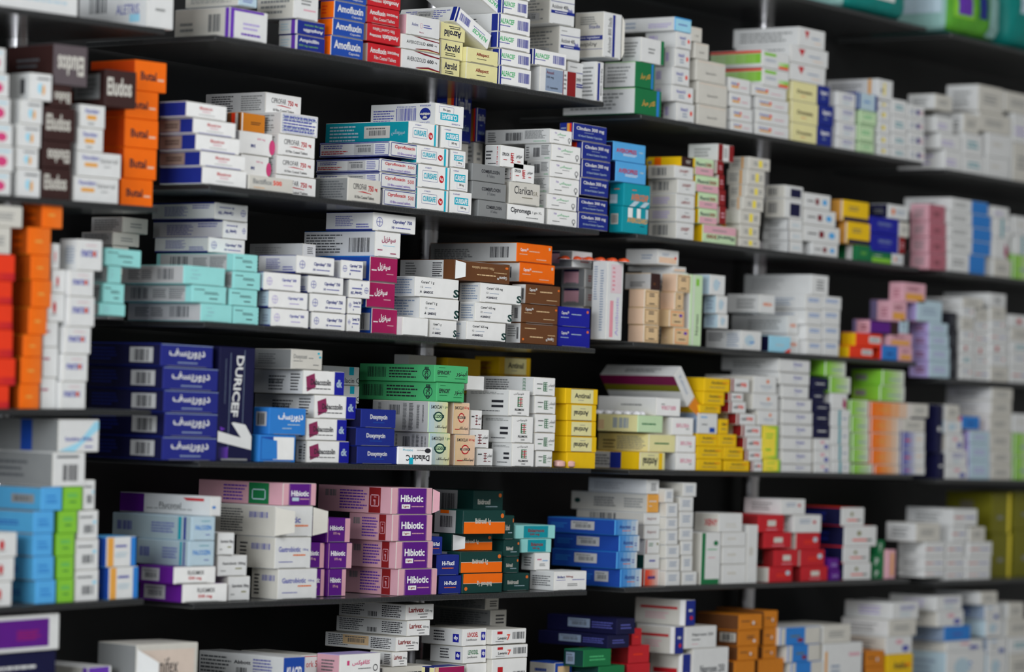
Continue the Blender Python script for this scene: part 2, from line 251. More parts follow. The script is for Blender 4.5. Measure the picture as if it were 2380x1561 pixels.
# ------------------------------------------------------------------ printed designs: name|front|side|top|front print|side print|look
DESIGNS = r'''
amb|B|O|B|t Amofluxin .5 .6 .84 .44 W b;t Capsules .72 .2 .34 .17 W|l .1 .2 .5 .8 3 i|blue and orange box with white lettering
amr|R|w|R|t Amofluxin .3 .66 .5 .3 W b;t 500/500mg .77 .64 .36 .2 W b;t Film_Coated_Tablets .52 .28 .68 .2 W|l .2 .2 .9 .8 4 x|red box with white lettering
amp|N|W|N|t Ampicillin .42 .66 .72 .32 W b;t 500_mg_capsules .4 .3 .7 .16 L|r .7 0 .92 1 v;l .1 .2 .6 .8 3 z|navy box with purple banded side
ave|W|w|w|t AVEROZOLID .38 .55 .5 .24 k;t 600 .75 .55 .17 .22 k b;t mg .9 .52 .06 .1 k;p .3 1 .6 .86 .99 .78 .99 .84 .65 .94 .45 1 r;p .35 .06 .7 .1 1 .02 1 .1 .7 .22 .4 .12 r;p .4 .0 .7 .05 1 0 .99 .03 .7 .11 .45 .05 y|l .1 .2 .9 .8 4 x|white box with brown swirls
avx|W|p|W|t Avalox .24 .55 .2 .17 N;k .4 .4 .47 .66 p .01;l .5 .42 .76 .64 2 c;t Bayer .45 .18 .14 .08 M|l .1 .2 .8 .8 3 p|white box with small blue lettering
azr|y|y|y|t Azrolid .5 .62 .7 .42 n b;l .2 .12 .75 .34 2 k|l .1 .2 .8 .8 4 k|cream box with navy lettering
alp|y|y|y|t Alfaspect .5 .6 .42 .3 H b;l .32 .26 .68 .36 1 k;r .1 .02 .85 .035 d|l .3 .1 .9 .9 5 k|pale yellow box with maroon lettering
alf|Q|W|Q|t ALFACEF .27 .62 .44 .3 e b;l .04 .3 .4 .42 1 c;b .6 .25 .96 .8 c 20;r 0 0 .045 1 N;r .1 .02 .9 .035 x|l .1 .2 .6 .8 4 k;r .88 0 1 1 N|white box with green lettering and barcode
alg|Q|W|Q|t ALFACEF .72 .42 .44 .3 e bf;l .5 .62 .9 .72 1 c;b .1 .3 .4 .8 c 20;r 0 0 .045 1 N|l .1 .15 .9 .85 5 c;x .3 .3 .6 .8;r .93 0 1 1 N|tilted white box with green lettering
amx|W|W|W|r .14 .06 .62 .97 q;r .62 0 .64 1 r;r .74 0 .98 1 H;t Amoxil .26 .82 .2 .13 r;t 500_mg .26 .62 .2 .12 k;t 12_capsules .33 .2 .3 .12 k;l .65 .2 .72 .9 4 x|l .2 .15 .7 .9 8 k|grey and maroon box
acy|W|w|W|l .08 .84 .4 .9 1 x;r .04 .72 1 .74 N;t Aciclovir_400 .4 .57 .66 .13 k;t Stada .82 .5 .2 .12 c b;r .04 .34 1 .44 N;l .2 .37 .7 .41 1 f|l .1 .1 .9 .9 8 x;x .2 .1 .8 .35|large white box with blue stripe
acs|W|w|W|t Aciclovir_800_Stada .34 .5 .2 .8 k q;r .5 .03 .64 .97 N|r 0 .38 1 .48 N;t Active_ingredient .5 .43 .8 .06 f;t Acyclovir .45 .28 .7 .12 k f;r .2 .17 1 .18 N;t Stada .7 .68 .4 .08 N;l .2 .72 .8 .92 4 x|upright white box with blue line
acv|W|W|W|r .2 .02 .5 .98 N;t 800_Stada .72 .5 .2 .7 k q|l .1 .1 .9 .9 8 x|narrow white box with vertical blue band
wpu|W|w|W|l .35 .3 .8 .6 2 V;l .3 .1 .9 .25 1 v;r 0 .92 .9 1 v;r 0 0 .1 1 v|b .62 .2 .85 .8 g 10;r .93 0 1 1 v;l .1 .2 .4 .6 2 x|white box with violet edges
wdz|z|w|W|l .2 .2 .8 .8 4 c|l .1 .2 .9 .8 5 x|pale blue and white box
wbg|W|w|W|t AVETRX .5 .5 .01 .01 k;r .4 .25 .9 .3 p;l .3 .4 .8 .6 2 x|l .1 .1 .9 .9 5 x|large plain white box
lav|W|V|W|l .2 .3 .9 .7 2 z|r 0 0 .3 1 m;l .4 .3 .9 .6 2 c|white box with lavender and amber side
lav2|W|W|W|r .1 .6 .8 .64 p;l .3 .3 .7 .4 1 x|b .15 .3 .42 .95 g 12;t ALETRIS .72 .35 .34 .2 c;r .75 .1 .9 .25 l|white box with barcode and small cyan mark
aug|W|W|W|e .45 .45 .12 .2 l;e .6 .4 .07 .2 m;l .3 .75 .9 .9 1 g|r .55 .2 .75 .8 k|white box with cyan and brown mark
aup|W|W|W|e .6 .4 .2 .22 h;l .3 .75 .9 .9 1 l|l .2 .2 .8 .8 3 x|white box with pink mark
elu|s|s|s|t Eludos .45 .55 .8 .5 w b|r .05 .2 .85 .9 x;l .15 .3 .75 .8 4 g|dark brown box with cream lettering
elv|sg|s|sg|t Eludos .5 .5 .8 .5 w b|l .2 .3 .7 .6 2 g|grey-brown box with cream lettering
xan|W|W|W|t Xanolam .45 .75 .6 .2 c b;r .25 .35 .65 .55 m;l .3 .1 .6 .25 1 x|l .2 .2 .8 .8 3 x|white box with amber pill mark
xal|W|W|W|t Xanolam .28 .78 .4 .18 c b;r .15 .4 .45 .56 m;t lateral .72 .7 .4 .2 x;l .6 .4 .8 .48 1 x|l .2 .2 .8 .8 3 x|white box with amber pill, grey word
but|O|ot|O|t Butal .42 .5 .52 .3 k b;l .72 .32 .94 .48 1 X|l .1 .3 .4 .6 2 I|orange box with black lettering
blu|Q|N|Q|t Bluxtron .48 .68 .32 .2 R b;l .38 .36 .6 .52 2 p;l .3 .18 .78 .26 1 x;r .1 .0 .9 .05 c|r 0 .05 .62 .95 bl;l .15 .3 .55 .7 2 s|white box with red lettering and blue side
blv|Q|N|Q|t Bluxtron .48 .68 .32 .2 R b;l .38 .36 .6 .52 2 p;l .3 .18 .78 .26 1 x|l .1 .1 .6 .9 5 N|white box with red lettering and plain blue side
cpf|Q|W|Q|t CIPROFAR .36 .66 .42 .26 k;t 750 .7 .62 .16 .26 R b;t mg .86 .58 .08 .16 R b;p .28 .43 .45 .47 .7 .4 .72 .37 .45 .42 R;t 10_Film_Coated_Tablets .5 .2 .6 .13 k|l .1 .08 .5 .92 7 k;l .6 .1 .95 .9 7 x|white box with grey and red lettering
cph|Q|W|Q|k .02 .05 .98 .95 c .006;l .03 .08 .97 .93 7 q;l .06 .1 .94 .9 5 c|l .1 .08 .95 .92 7 x|white box with honeycomb print
cpk|w|x|w|t CIPROFAR .36 .66 .42 .26 k;t 750 .7 .62 .16 .26 R b;t mg .86 .58 .08 .16 R b;p .28 .43 .45 .47 .7 .4 .72 .37 .45 .42 R;t 10_Film_Coated_Tablets .5 .2 .6 .13 k|x .08 .1 .3 .9;l .42 .1 .95 .9 7 g|pale box with red numerals
amo2|o|S|o|l .4 .4 .9 .6 2 s;r 0 0 .05 1 Q|r .3 0 .6 1 i;r .6 0 .8 1 w|small amber box
alv|Q|W|Q|t 500_mg .66 .72 .24 .12 h;t MHS .42 .4 .14 .16 N b;e 1 .42 .09 .34 h|l .1 .2 .8 .8 3 x|white box with a pink spot
bac|w|w|w|t Bactiflox .3 .62 .44 .4 x b;t 500 .64 .62 .2 .36 i b;l .1 .1 .35 .2 1 m|l .1 .2 .8 .8 4 x|white box with grey and orange lettering
cpx|W|W|N|t Ciprofloxacin .4 .66 .56 .3 R b;t 500 .84 .6 .18 .26 R;t 10_film-coated_tablets. .52 .24 .64 .17 v;k .01 .03 .99 .97 N .014|k .0 .02 1 .98 N .01;l .06 .55 .4 .85 2 c;l .03 .15 .45 .45 2 R;x .5 .1 .78 .9 G;l .8 .15 .96 .85 5 c|white box with blue frame and red lettering
cur|Q|T|Q|k .12 .28 .62 .76 N .007;t CURISAFE .37 .52 .42 .26 C b;e .74 .45 .075 .17 R;t 1g .74 .45 .08 .16 f b;r .86 0 .92 1 C;t 8_TABLETS .3 .88 .2 .06 c;r .1 .01 .7 .03 x|x .47 .25 .78 .82 w;l .05 .1 .42 .9 5 z;t @sip .88 .5 .16 .3 z|white box with teal lettering and red spot
cus|Q|W|Q|k .36 .1 .9 .42 c .007;r .2 .4 .84 .74 C;t CURISAFE .52 .57 .56 .24 f b;t 500_mg .62 .26 .26 .14 k;t 8_CAPSULES .28 .88 .3 .06 c|l .04 .25 .38 .85 5 c;b .4 .2 .72 .8 c 24;t Made_in_Egypt .85 .9 .16 .07 c;e .85 .5 .085 .3 N;r .77 .47 .93 .53 w;t ALEX .85 .5 .13 .12 w b;p .83 .6 .87 .6 .89 .72 .81 .72 w;t ALEXANDRIA .85 .1 .17 .08 c;t 6223012123507 .56 .13 .3 .07 c;t Each_capsule_contains: .16 .9 .24 .07 c|white box with teal name badge
com|x|x|x|t COMBIFLOXIN .55 .62 .56 .22 k b;t 8_Tablets .56 .36 .24 .17 g|l .2 .2 .8 .8 3 g|metallic grey box
cin|Q|W|Q|t CIPROCIN .2 .6 .3 .16 k b;r .42 .56 .56 .6 R;r .42 .66 .56 .7 R;r .42 .46 .56 .5 R;r .42 .34 .56 .38 R;r .42 .22 .56 .26 R;r .42 .34 .45 .7 R;r .48 .22 .51 .6 R;t @cip .78 .58 .26 .22 k;l .1 .3 .28 .38 1 R;l .7 .28 .88 .36 1 R|l .05 .3 .5 .8 3 k;t EEEE .82 .5 .06 .9 R d;l .2 .08 .75 .18 1 k|white box with red ladder mark
cla|w|w|w|t Clarikan .45 .66 .62 .38 k;t S.R. .86 .55 .16 .2 d;l .4 .28 .8 .36 1 d|l .1 .2 .8 .8 3 x|white box leaning open with script lettering
cpm|Q|W|Q|t Cipromega .35 .62 .56 .42 k b;t 1_gm_XL .8 .6 .26 .2 k;l .5 .2 .9 .3 1 g|l .1 .2 .8 .8 4 x|white box with tall black lettering
cmx|Q|W|Q|t @sip .52 .7 .4 .2 e b;t 750 .24 .76 .1 .12 v;l .4 .46 .7 .52 1 k;l .15 .22 .42 .3 1 k;o .88 .36 .06 .16 g .3;r .86 .1 .9 .2 g|l .04 .1 .18 .9 5 k;b .32 .2 .58 .8 k 18;l .62 .3 .96 .95 7 g;t Cipromax .85 .12 .2 .14 e f|white box with green script lettering
cli|N|N|N|t Clindam_300_mg .5 .7 .84 .27 W b;l .32 .46 .62 .54 1 q;t 10_Hard_Gelatin_Capsules .5 .26 .72 .16 z|r .55 0 .75 1 m;r .75 0 .9 1 i;l .1 .2 .5 .8 3 q|dark blue box with white lettering
avp|b|n|b|t AVEROPRES .4 .56 .64 .24 R b;l .3 .28 .75 .42 2 Q;l .8 .5 .95 .65 1 z|l .2 .5 .8 .7 1 r|sky blue box, red word
tea|T|T|T|t AVEROZAP .6 .42 .66 .3 I b;l .3 .7 .5 .78 1 I;p .2 0 .4 0 .6 .25 .4 .25 z;p .6 0 .8 0 1 .25 .8 .25 z|l .3 .7 .8 .8 1 I;r 0 .1 .55 .5 z|teal box with orange lettering
teb|T|T|T|t AVEROZARD .58 .5 .8 .2 m b;r .2 .6 .38 .98 Q;r .55 .6 .7 .98 Q;r .9 .6 1 .98 z;l .7 .25 .9 .32 1 n|r .1 .3 .7 .72 w;b .15 .35 .65 .68 g 14|teal box with white stripes
liv|W|w|W|t LIVASEPT .5 .62 .5 .22 H b;l .45 .3 .7 .4 1 g|b .15 .2 .72 .85 g 12|white box with red lettering and barcode side
liw|W|w|W|t LIVASEPT .5 .4 .5 .22 H bf;l .45 .65 .7 .75 1 g|l .15 .2 .8 .8 4 V|white box with upturned red lettering
ylb|s|Y|Y|l .3 .3 .7 .7 3 w;r .85 0 1 1 Y|r .2 0 .4 1 O;r 0 .2 .12 .6 x|yellow box with brown front
flo|a|Y|a|r 0 0 1 .48 p;t Fluorol .3 .66 .5 .24 n b;t 300 .74 .66 .32 .24 H b;l .3 .2 .8 .35 1 x|l .1 .2 .6 .8 3 d|mint and pink box
wmr|W|W|W|r .0 0 .3 1 H;r .7 0 1 1 H;l .36 .2 .64 .8 4 x|l .2 .2 .8 .8 3 x|white box with dark red ends
mar|H|W|H|l .2 .3 .8 .7 2 p|l .2 .2 .8 .8 3 x|narrow dark red box
cry|w|w|w|r .45 .2 .62 .8 j;l .2 .3 .4 .7 2 x;l .68 .3 .9 .7 2 x|r .62 0 .72 1 m;l .1 .2 .55 .8 3 x|cream box with yellow square
wnl|W|W|W|l .2 .3 .8 .6 2 z|l .2 .2 .7 .8 3 x;r .96 0 1 1 n|white box with a thin navy line
wnb|W|w|W|r .3 .1 .9 .8 n|b .15 .2 .65 .8 g 8|white box with navy patch
snw|W|W|W|e .78 .5 .09 .2 b;l .1 .4 .4 .6 1 k;r .42 .3 .55 .7 r|l .3 .2 .6 .8 2 h|white box with blue snowflake
yeo|Y|m|m|r 0 0 1 .2 n;l .2 .5 .7 .75 2 d|r .8 0 .95 1 w|yellow box with dark lower edge
grw|E|E|E|l .3 .4 .8 .6 2 L|r .45 0 .8 1 W|green box with white band
ppb|U|U|n|l .25 .5 .8 .7 2 q;l .3 .3 .7 .4 1 c|l .2 .3 .8 .7 2 n|royal blue box
gli|E|E|E|r 0 0 1 .45 L;l .1 .6 .6 .75 1 W|l .2 .3 .8 .7 2 L|green and lime box
wor|W|n|W|e .25 .5 .08 .25 I;l .4 .3 .85 .7 3 q|l .2 .3 .8 .7 2 x|white box with orange mark
ros|p|p|p|l .3 .3 .7 .6 2 r;r 0 0 1 1 rp;l .3 .3 .7 .6 2 s|l .2 .2 .8 .8 4 x|rose pink box
wbe|W|W|W|r .55 0 1 1 u;l .1 .3 .5 .7 2 x|l .2 .2 .8 .8 3 x|white box with blue end
agm|E|W|E|t @axt .5 .45 .5 .26 m b;r .82 0 .92 1 u|l .1 .15 .85 .85 5 x;r 0 .97 1 1 a|dark green box with yellow lettering
agf|W|W|W|l .3 .35 .6 .65 2 x;r .85 0 .99 1 E|l .1 .15 .85 .85 5 x|white box with loose flap over green
nof|W|W|W|t NolvaXX .42 .66 .44 .2 c b;e .82 .5 .07 .14 i;l .3 .2 .6 .5 2 q;r .1 .02 .9 .04 x|b .1 .3 .4 .8 V 9|white box with orange dot
noc|b|W|W|r 0 0 1 1 l;l .2 .4 .8 .6 1 c;r 0 .9 1 1 b|l .05 .2 .3 .8 2 q;l .5 .2 .95 .6 3 V|white box with light blue front
wcr|w|w|w|t Spezolin .5 .4 .36 .14 k;r .05 .92 .95 .94 X|l .2 .2 .8 .8 3 x|off-white box with faint peach border
wye|W|W|W|t Adolor .25 .62 .36 .22 c b;r .1 .3 .45 .46 m;l .55 .3 .9 .5 1 p;e .42 .6 .04 .12 i|l .2 .2 .8 .8 3 x|white box with yellow underline
grr|W|W|W|r .05 .72 .5 .9 L;l .1 .35 .5 .55 2 q;g .6 .2 .98 .45 a L;r .6 .05 .98 .2 i|r 0 .85 .98 1 i;g 0 .2 .98 .82 a L|white box with lime and red bands
tri|W|W|W|p .2 .85 .38 .85 .3 .4 R;l .48 .42 .9 .6 1 q;l .6 .2 .85 .32 1 X|l .1 .2 .9 .8 3 x|white box with red triangle
crd|y|y|y|t Dravesta .5 .5 .6 .2 s b;l .35 .22 .55 .3 1 I|l .2 .2 .8 .8 3 d|cream box with brown lettering
nvy|N|N|N|t Ispra .5 .62 .6 .3 Q b;l .3 .25 .6 .4 1 q|l .2 .2 .8 .8 3 q|navy box with white lettering
wbt|W|W|W|l .3 .5 .9 .85 3 c;l .3 .15 .7 .4 2 z|l .3 .2 .8 .8 3 V|white box with blue text
wyb|W|W|W|r .38 .2 .5 .85 j;l .2 .3 .35 .6 1 k|l .1 .2 .7 .8 3 x;r .82 0 .88 1 m|grey-white box with yellow band
lbb|z|N|N|r 0 0 .12 1 N;r .88 0 1 1 N;l .3 .4 .7 .6 1 u|l .2 .2 .8 .8 2 q|light blue box with blue ends
lgr|a|a|E|l .2 .4 .8 .7 2 e;k .02 .05 .98 .95 E .02|l .2 .2 .8 .8 2 e|pale green box
wya|W|W|W|e .4 .5 .16 .2 j;l .1 .3 .3 .7 2 x|l .2 .2 .8 .8 3 x|white box with yellow dot
wte|W|W|W|l .2 .3 .8 .7 2 T|l .2 .2 .8 .8 3 x|white box with teal text
wnv|W|W|W|e .6 .5 .12 .22 N;l .1 .3 .4 .7 2 q;l .7 .3 .95 .7 2 p|l .2 .2 .8 .8 3 x|white box with navy dot
wli|W|W|W|l .1 .2 .8 .6 2 V|l .2 .2 .8 .8 3 V|white box with lilac text
gry|w|W|w|l .2 .3 .8 .7 3 x|l .2 .2 .8 .8 3 x|grey-white box
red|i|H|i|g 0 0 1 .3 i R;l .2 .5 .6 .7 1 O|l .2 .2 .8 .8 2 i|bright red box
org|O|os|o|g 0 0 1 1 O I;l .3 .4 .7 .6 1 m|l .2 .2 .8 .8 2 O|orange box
mrz|W|W|W|t marzex .45 .55 .7 .22 c b;e .66 .55 .06 .1 I;l .3 .8 .8 .86 1 p|l .3 .2 .9 .8 6 q|white box with blue and orange lettering
mgt|W|W|W|l .0 .55 .5 .7 1 M|l .3 .2 .9 .8 2 x|white box with magenta word
wrm|W|W|W|e .4 .5 .1 .22 R;l .2 .2 .6 .3 1 x|l .3 .2 .9 .8 2 x|white box with red emblem
sen|W|x|W|p 0 .02 .5 .3 .9 .95 1 .95 1 .7 .6 .25 .4 0 l;t Sensitive_White .5 .4 .7 .13 c b;l .65 .1 .9 .2 1 c|l .1 .2 .5 .8 3 x;r .45 0 .62 1 B|white tube box with blue swoosh
wbc|W|x|W|b .3 .15 .8 .65 k 10;r .1 .85 .8 .92 g|l .1 .2 .6 .8 3 g|white box with barcode front
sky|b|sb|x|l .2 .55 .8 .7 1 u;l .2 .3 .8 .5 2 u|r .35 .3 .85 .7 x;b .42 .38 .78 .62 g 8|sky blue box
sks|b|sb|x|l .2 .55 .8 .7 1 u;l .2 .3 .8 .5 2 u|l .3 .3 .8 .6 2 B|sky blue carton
lim|L|L|L|l .2 .55 .8 .75 2 e;l .3 .3 .7 .42 1 E|l .2 .3 .8 .7 2 E|lime green box
nex|W|W|W|b .25 .2 .8 .5 g 9;l .05 .72 .95 .85 1 g;e .82 .6 .1 .06 l|l .2 .2 .8 .8 2 x|white box with barcode
bye|W|B|b|r 0 0 .22 1 m;r .82 0 1 1 u;l .28 .62 .72 .78 1 c;l .28 .3 .72 .5 2 z|l .2 .2 .8 .5 2 g|white box, blue bands
pnk|W|W|W|r 0 .1 .88 .9 P;l .5 .3 .8 .6 4 M|l .2 .2 .8 .8 2 x|white box with large purple panel
mnt|t|G|t|l .05 .72 .45 .84 1 k;l .35 .5 .85 .68 2 k;l .5 .2 .8 .34 1 k|b .18 .15 .42 .85 g 11;l .48 .2 .68 .8 5 g;l .7 .15 .92 .85 6 g;r 0 0 .05 1 t;r .92 0 1 1 t|mint box with arabic lettering
mnf|t|G|t|l .2 .5 .45 .58 1 q;l .15 .75 .35 .8 1 q;l .15 .3 .35 .36 1 q|b .58 .2 .85 .85 g 12;l .1 .2 .3 .8 5 g;l .32 .2 .5 .8 5 g|mint box with blank flap
cby|Q|W|N|o .14 .5 .075 0 c .15;r .07 .48 .21 .52 c;r .135 .3 .147 .7 c;t Ciprobay^_750 .68 .58 .46 .26 N b;l .52 .2 .9 .32 1 c;t 10 .46 .26 .06 .14 N b;r .1 .01 .85 .03 x|l .2 .2 .6 .85 6 c;l .65 .1 .95 .4 2 c;r 0 0 1 .06 N|white box with blue lettering and round emblem
cb5|Q|z|N|o .14 .5 .075 0 V .15;r .07 .48 .21 .52 V;r .135 .3 .147 .7 V;t Ciprobay^_500 .68 .62 .4 .22 c b;l .52 .25 .86 .36 1 V;r .1 .01 .85 .03 x|l .3 .2 .8 .7 3 q;r 0 0 1 .06 N|white box with pale blue lettering and emblem
cb2|Q|W|N|o .16 .55 .1 0 c .15;r .07 .53 .25 .57 c;r .155 .36 .167 .74 c;t Ciprobay^_250 .66 .72 .56 .22 N b;l .4 .4 .9 .55 1 c;r .38 .2 .42 .32 N|l .3 .2 .8 .7 3 q|small white box with blue lettering and emblem
sfz|M|B|u|t @sef .5 .62 .46 .34 f b;l .04 .42 .24 .52 1 f;l .6 .3 .94 .38 1 p;r .05 .01 .95 .03 g|r .1 .1 .95 .82 G;b .35 .15 .75 .8 k 14|magenta box with white arabic lettering
sfy|Q|W|u|t @sef .52 .7 .56 .3 M b;l .3 .42 .8 .48 1 l;l .08 .22 .3 .32 1 M;l .6 .1 .88 .2 1 M|l .03 .1 .55 .92 7 g;b .64 .15 .94 .75 k 24|white box with magenta arabic lettering
wht|Q|W|W|r .02 .01 .9 .03 x|l .2 .2 .8 .8 2 w|blank white box
crm|Q|W|Q|t Curam^_1_g .28 .74 .3 .18 k b;t 12 .15 .5 .05 .1 k;l .22 .45 .4 .52 1 q;t SANDOZ .3 .24 .22 .13 n b;p .1 .2 .13 .33 .15 .2 g;t S .94 .28 .12 .42 D b|l .1 .1 .9 .92 6 q|white box with black lettering and green curve
cr6|Q|W|Q|t Curam^_625_mg .34 .74 .4 .17 k b;t 12 .16 .5 .05 .1 k;l .22 .45 .5 .52 1 q;t SANDOZ .3 .26 .22 .12 n b;p .13 .22 .155 .33 .18 .22 g;t S .95 .28 .12 .4 D b|l .1 .1 .9 .92 6 q|white box with long black lettering
cpo|O|W|o|t Ceporex~ .2 .64 .22 .22 f b;l .34 .55 .74 .66 1 X;l .06 .38 .3 .46 1 X;l .55 .15 .9 .24 1 X;r .9 .75 .95 .9 w;r .03 .01 .95 .03 S|l .05 .1 .5 .7 6 g;b .7 .2 .92 .8 k 16|orange box with white lettering
cpb|S|W|S|t Ceporex~ .2 .72 .22 .22 W b;l .4 .6 .86 .72 1 A;l .06 .5 .3 .57 1 A;l .6 .2 .92 .28 1 A;e .95 .8 .03 .06 I|l .1 .1 .7 .7 5 x;b .74 .2 .88 .8 k 10|brown box with white lettering
cpu|U|N|U|t Ceporex~ .2 .68 .24 .22 W b;l .4 .6 .8 .7 1 z;l .06 .42 .36 .5 1 z;e .92 .82 .035 .07 I|l .1 .1 .9 .7 5 x|royal blue box with white lettering
wpn|W|x|W|l .4 .3 .9 .7 3 R|r .1 .2 .75 .9 p;r .1 .86 .75 1 n;l .2 .1 .7 .3 1 x|white box with pinkish side
avo|W|W|W|r .2 .03 .42 .5 pk;t Antibiotic .66 .3 .2 .5 V q;r .2 .6 .9 .97 pl;l .3 .62 .5 .95 6 pk|l .1 .5 .35 .95 14 q;l .55 .1 .8 .9 24 q|tall upright white box with pink stripe
whp|W|W|W|r .05 .1 .9 .5 X;l .2 .6 .6 .8 2 q;e .85 .5 .05 .1 i|l .5 .3 .9 .7 2 q|white box with pale pink patch
bei|A|X|A|k .05 .08 .95 .92 S .02;l .3 .6 .7 .85 2 n;l .3 .15 .7 .28 1 k|l .3 .3 .5 .5 1 X|beige box with thin frame
beo|A|A|A|k .05 .08 .95 .92 O .02;l .2 .65 .5 .8 1 k;e .75 .7 .12 .1 v;l .3 .25 .8 .38 1 k|l .3 .3 .5 .5 1 X|tan box with violet dot
bew|s|G|A|l .2 .2 .5 .5 1 S|l .2 .15 .8 .5 3 g|box with grey side and dark brown end
gnt|a|W|a|r .2 0 .3 1 W;t Norvasc .6 .3 .25 .3 k q;r .45 .85 .7 .95 L|l .2 .1 .8 .9 8 W|tall pale green box
wbb|W|z|W|l .4 .4 .7 .7 2 u;e .4 .5 .2 .3 z|l .2 .2 .8 .8 3 q|white box with pale blue mark
wbl|W|W|W|e .4 .5 .25 .3 z;l .4 .3 .7 .5 1 u|l .05 .4 .5 .9 3 g;l .6 .1 .95 .9 6 q|white and pale blue box
nbl|l|N|l|l .3 .3 .7 .6 1 z;p .7 0 1 0 1 .3 i|r 0 0 1 1 n|light blue box with navy side
wot|W|W|W|t cetco .5 .5 .6 .22 I b|l .3 .2 .9 .8 3 x|white box with orange word
wbw|W|W|W|l .15 .5 .85 .8 2 u|l .2 .2 .8 .8 3 q|white box with blue word
pky|p|p|p|r .1 .1 .9 .45 m;l .2 .6 .8 .8 2 r|l .3 .2 .8 .7 3 rp|pink box with amber label
pkl|z|V|p|l .2 .3 .8 .7 2 q|l .3 .2 .8 .7 2 r|lilac-white box
drp|P|p|P|r 0 0 1 1 s;r 0 .1 .7 .9 P|l .3 .2 .8 .7 2 r|dark purple box
ror|i|Y|i|r .5 .3 .95 .8 W;l .55 .4 .9 .7 2 g|r .3 0 .6 1 Y|red box with yellow side
ubl|u|i|u|l .3 .3 .7 .6 1 N|l .3 .2 .8 .7 2 r|bright blue box
lil|z|V|V|l .2 .3 .8 .7 2 V|l .3 .2 .8 .7 2 r|lilac box
olv|k|k|k|l .2 .3 .8 .7 2 g|l .3 .2 .8 .7 2 g|dark olive box
dur|du|n|N|t @dur .5 .6 .7 .46 W b;l .32 .12 .72 .24 1 q;r 0 .97 1 1 q|r .58 .14 .9 .84 G;b .64 .2 .84 .76 k 9;l .05 .2 .4 .85 4 N|navy box with white arabic lettering
dub|n|n|n|t DURICEF .52 .66 .22 .54 W bds;r .3 .1 .31 .95 q;r .7 .3 .71 .98 q;l .16 .5 .18 .9 20 q;p 0 .26 .67 .206 .38 .335 .45 .341 .79 .322 .98 .22 .98 .1 0 .168 W;g 0 .02 .3 .12 n v;p .05 .3 .2 .28 .08 .26 v|l .1 .1 .9 .9 4 N|tall upright navy box with numeral 1
duc|u|u|u|t @dur .58 .66 .7 .34 f b;l .5 .34 .9 .42 1 z;l .35 .2 .65 .27 1 z|r .15 .3 .85 .85 G;b .25 .35 .75 .8 k 10|bright blue box with white arabic lettering
dud|u|u|u|r .04 .06 .96 .94 B;r .38 .08 .96 .94 Q;p .05 .08 .5 .1 .48 .8 .05 .9 u|l .2 .2 .8 .8 2 B|open blue box showing white inside
deb|Q|W|w|p .05 .74 .26 .9 .3 .3 .08 .1 rM;t Debacozolin .42 .52 .5 .26 k b;l .06 .2 .74 .28 1 k;r .76 0 1 1 U;t dk .88 .5 .14 .34 z b|l .3 .1 .65 .8 5 g;l .75 .1 .95 .9 6 k;b .3 .4 .6 .6 g 16|white box with maroon diamond and blue end
dox|N|n|N|t Doxymycin .5 .56 .5 .34 W b;l .34 .22 .72 .34 1 B|l .2 .2 .8 .8 2 N|dark blue box with short white lettering
dxc|w|x|w|t Doxycost .28 .62 .44 .28 g;l .55 .55 .72 .62 1 g;l .05 .38 .45 .44 1 g;l .7 .2 .95 .28 1 g;e .88 .85 .04 .06 C;e .93 .66 .04 .06 C|l .1 .2 .6 .8 5 g|grey-white box with blue dots
epn|e|e|e|t EPINOR^ .27 .58 .4 .26 k b;t @epi .8 .55 .34 .4 k;l .08 .28 .45 .38 1 E;l .1 .84 .32 .9 1 E;l .6 .2 .92 .28 1 E;r .02 .01 .88 .03 E|b .1 .2 .36 .85 k 30;l .4 .15 .78 .88 4 k;o .9 .5 .055 0 D .15;t EPICO .9 .5 .05 .8 k bd|bright green box with black lettering
emx|a|G|w|g 0 0 1 1 z y;t E-MOXCLAV .4 .84 .6 .12 k b;t 1_gm .88 .84 .22 .1 E;e .5 .52 .26 .17 D;e .5 .52 .2 .12 a;r .22 .48 .8 .58 D;t EPICO .5 .53 .4 .07 a b;t @emc .66 .18 .6 .12 k|l .1 .1 .16 .95 20 g;b .3 .55 .5 .88 g 14;l .55 .05 .62 .95 22 g;l .66 .05 .74 .95 22 k;l .8 .1 .85 .9 22 k;l .9 .3 .93 .9 14 k|pale box with green round emblem
emq|X|X|X|g 0 0 1 1 A X;t E-MOXCLAV .36 .84 .56 .11 k b;t 625_mg .82 .84 .3 .1 R b;e .5 .52 .2 .16 R;e .5 .52 .15 .12 X;r .25 .49 .75 .57 k;t EPICO .5 .53 .36 .06 X b;t @emc .66 .18 .56 .12 k;l .1 .12 .4 .18 1 R|l .2 .1 .6 .9 2 A|peach box with red round emblem
dal|f|W|N|t Dalacin_C .42 .62 .7 .36 k b;t 300mg .72 .16 .3 .14 C;t Clindamycin .3 .16 .3 .1 k;e .13 .18 .09 .14 k;r .56 .6 .68 1 C|l .2 .2 .8 .8 2 x|white box with black lettering and teal square
dah|W|W|W|t Dalacin_C .72 .25 .6 .3 k;r .72 .55 .85 1 C;e .2 .6 .1 .14 g|l .2 .2 .8 .8 2 x|shaded white box with teal square
emy|Q|W|Q|r .42 .55 .62 .6 r;r .42 .7 .62 .75 r;r .42 .4 .62 .45 r;r .42 .22 .62 .27 r;r .5 .22 .53 .75 r;t @emo .8 .6 .3 .24 k;l .7 .2 .9 .3 1 r;l .05 .6 .3 .75 1 k|l .2 .2 .8 .8 2 x|white box with maroon ladder mark
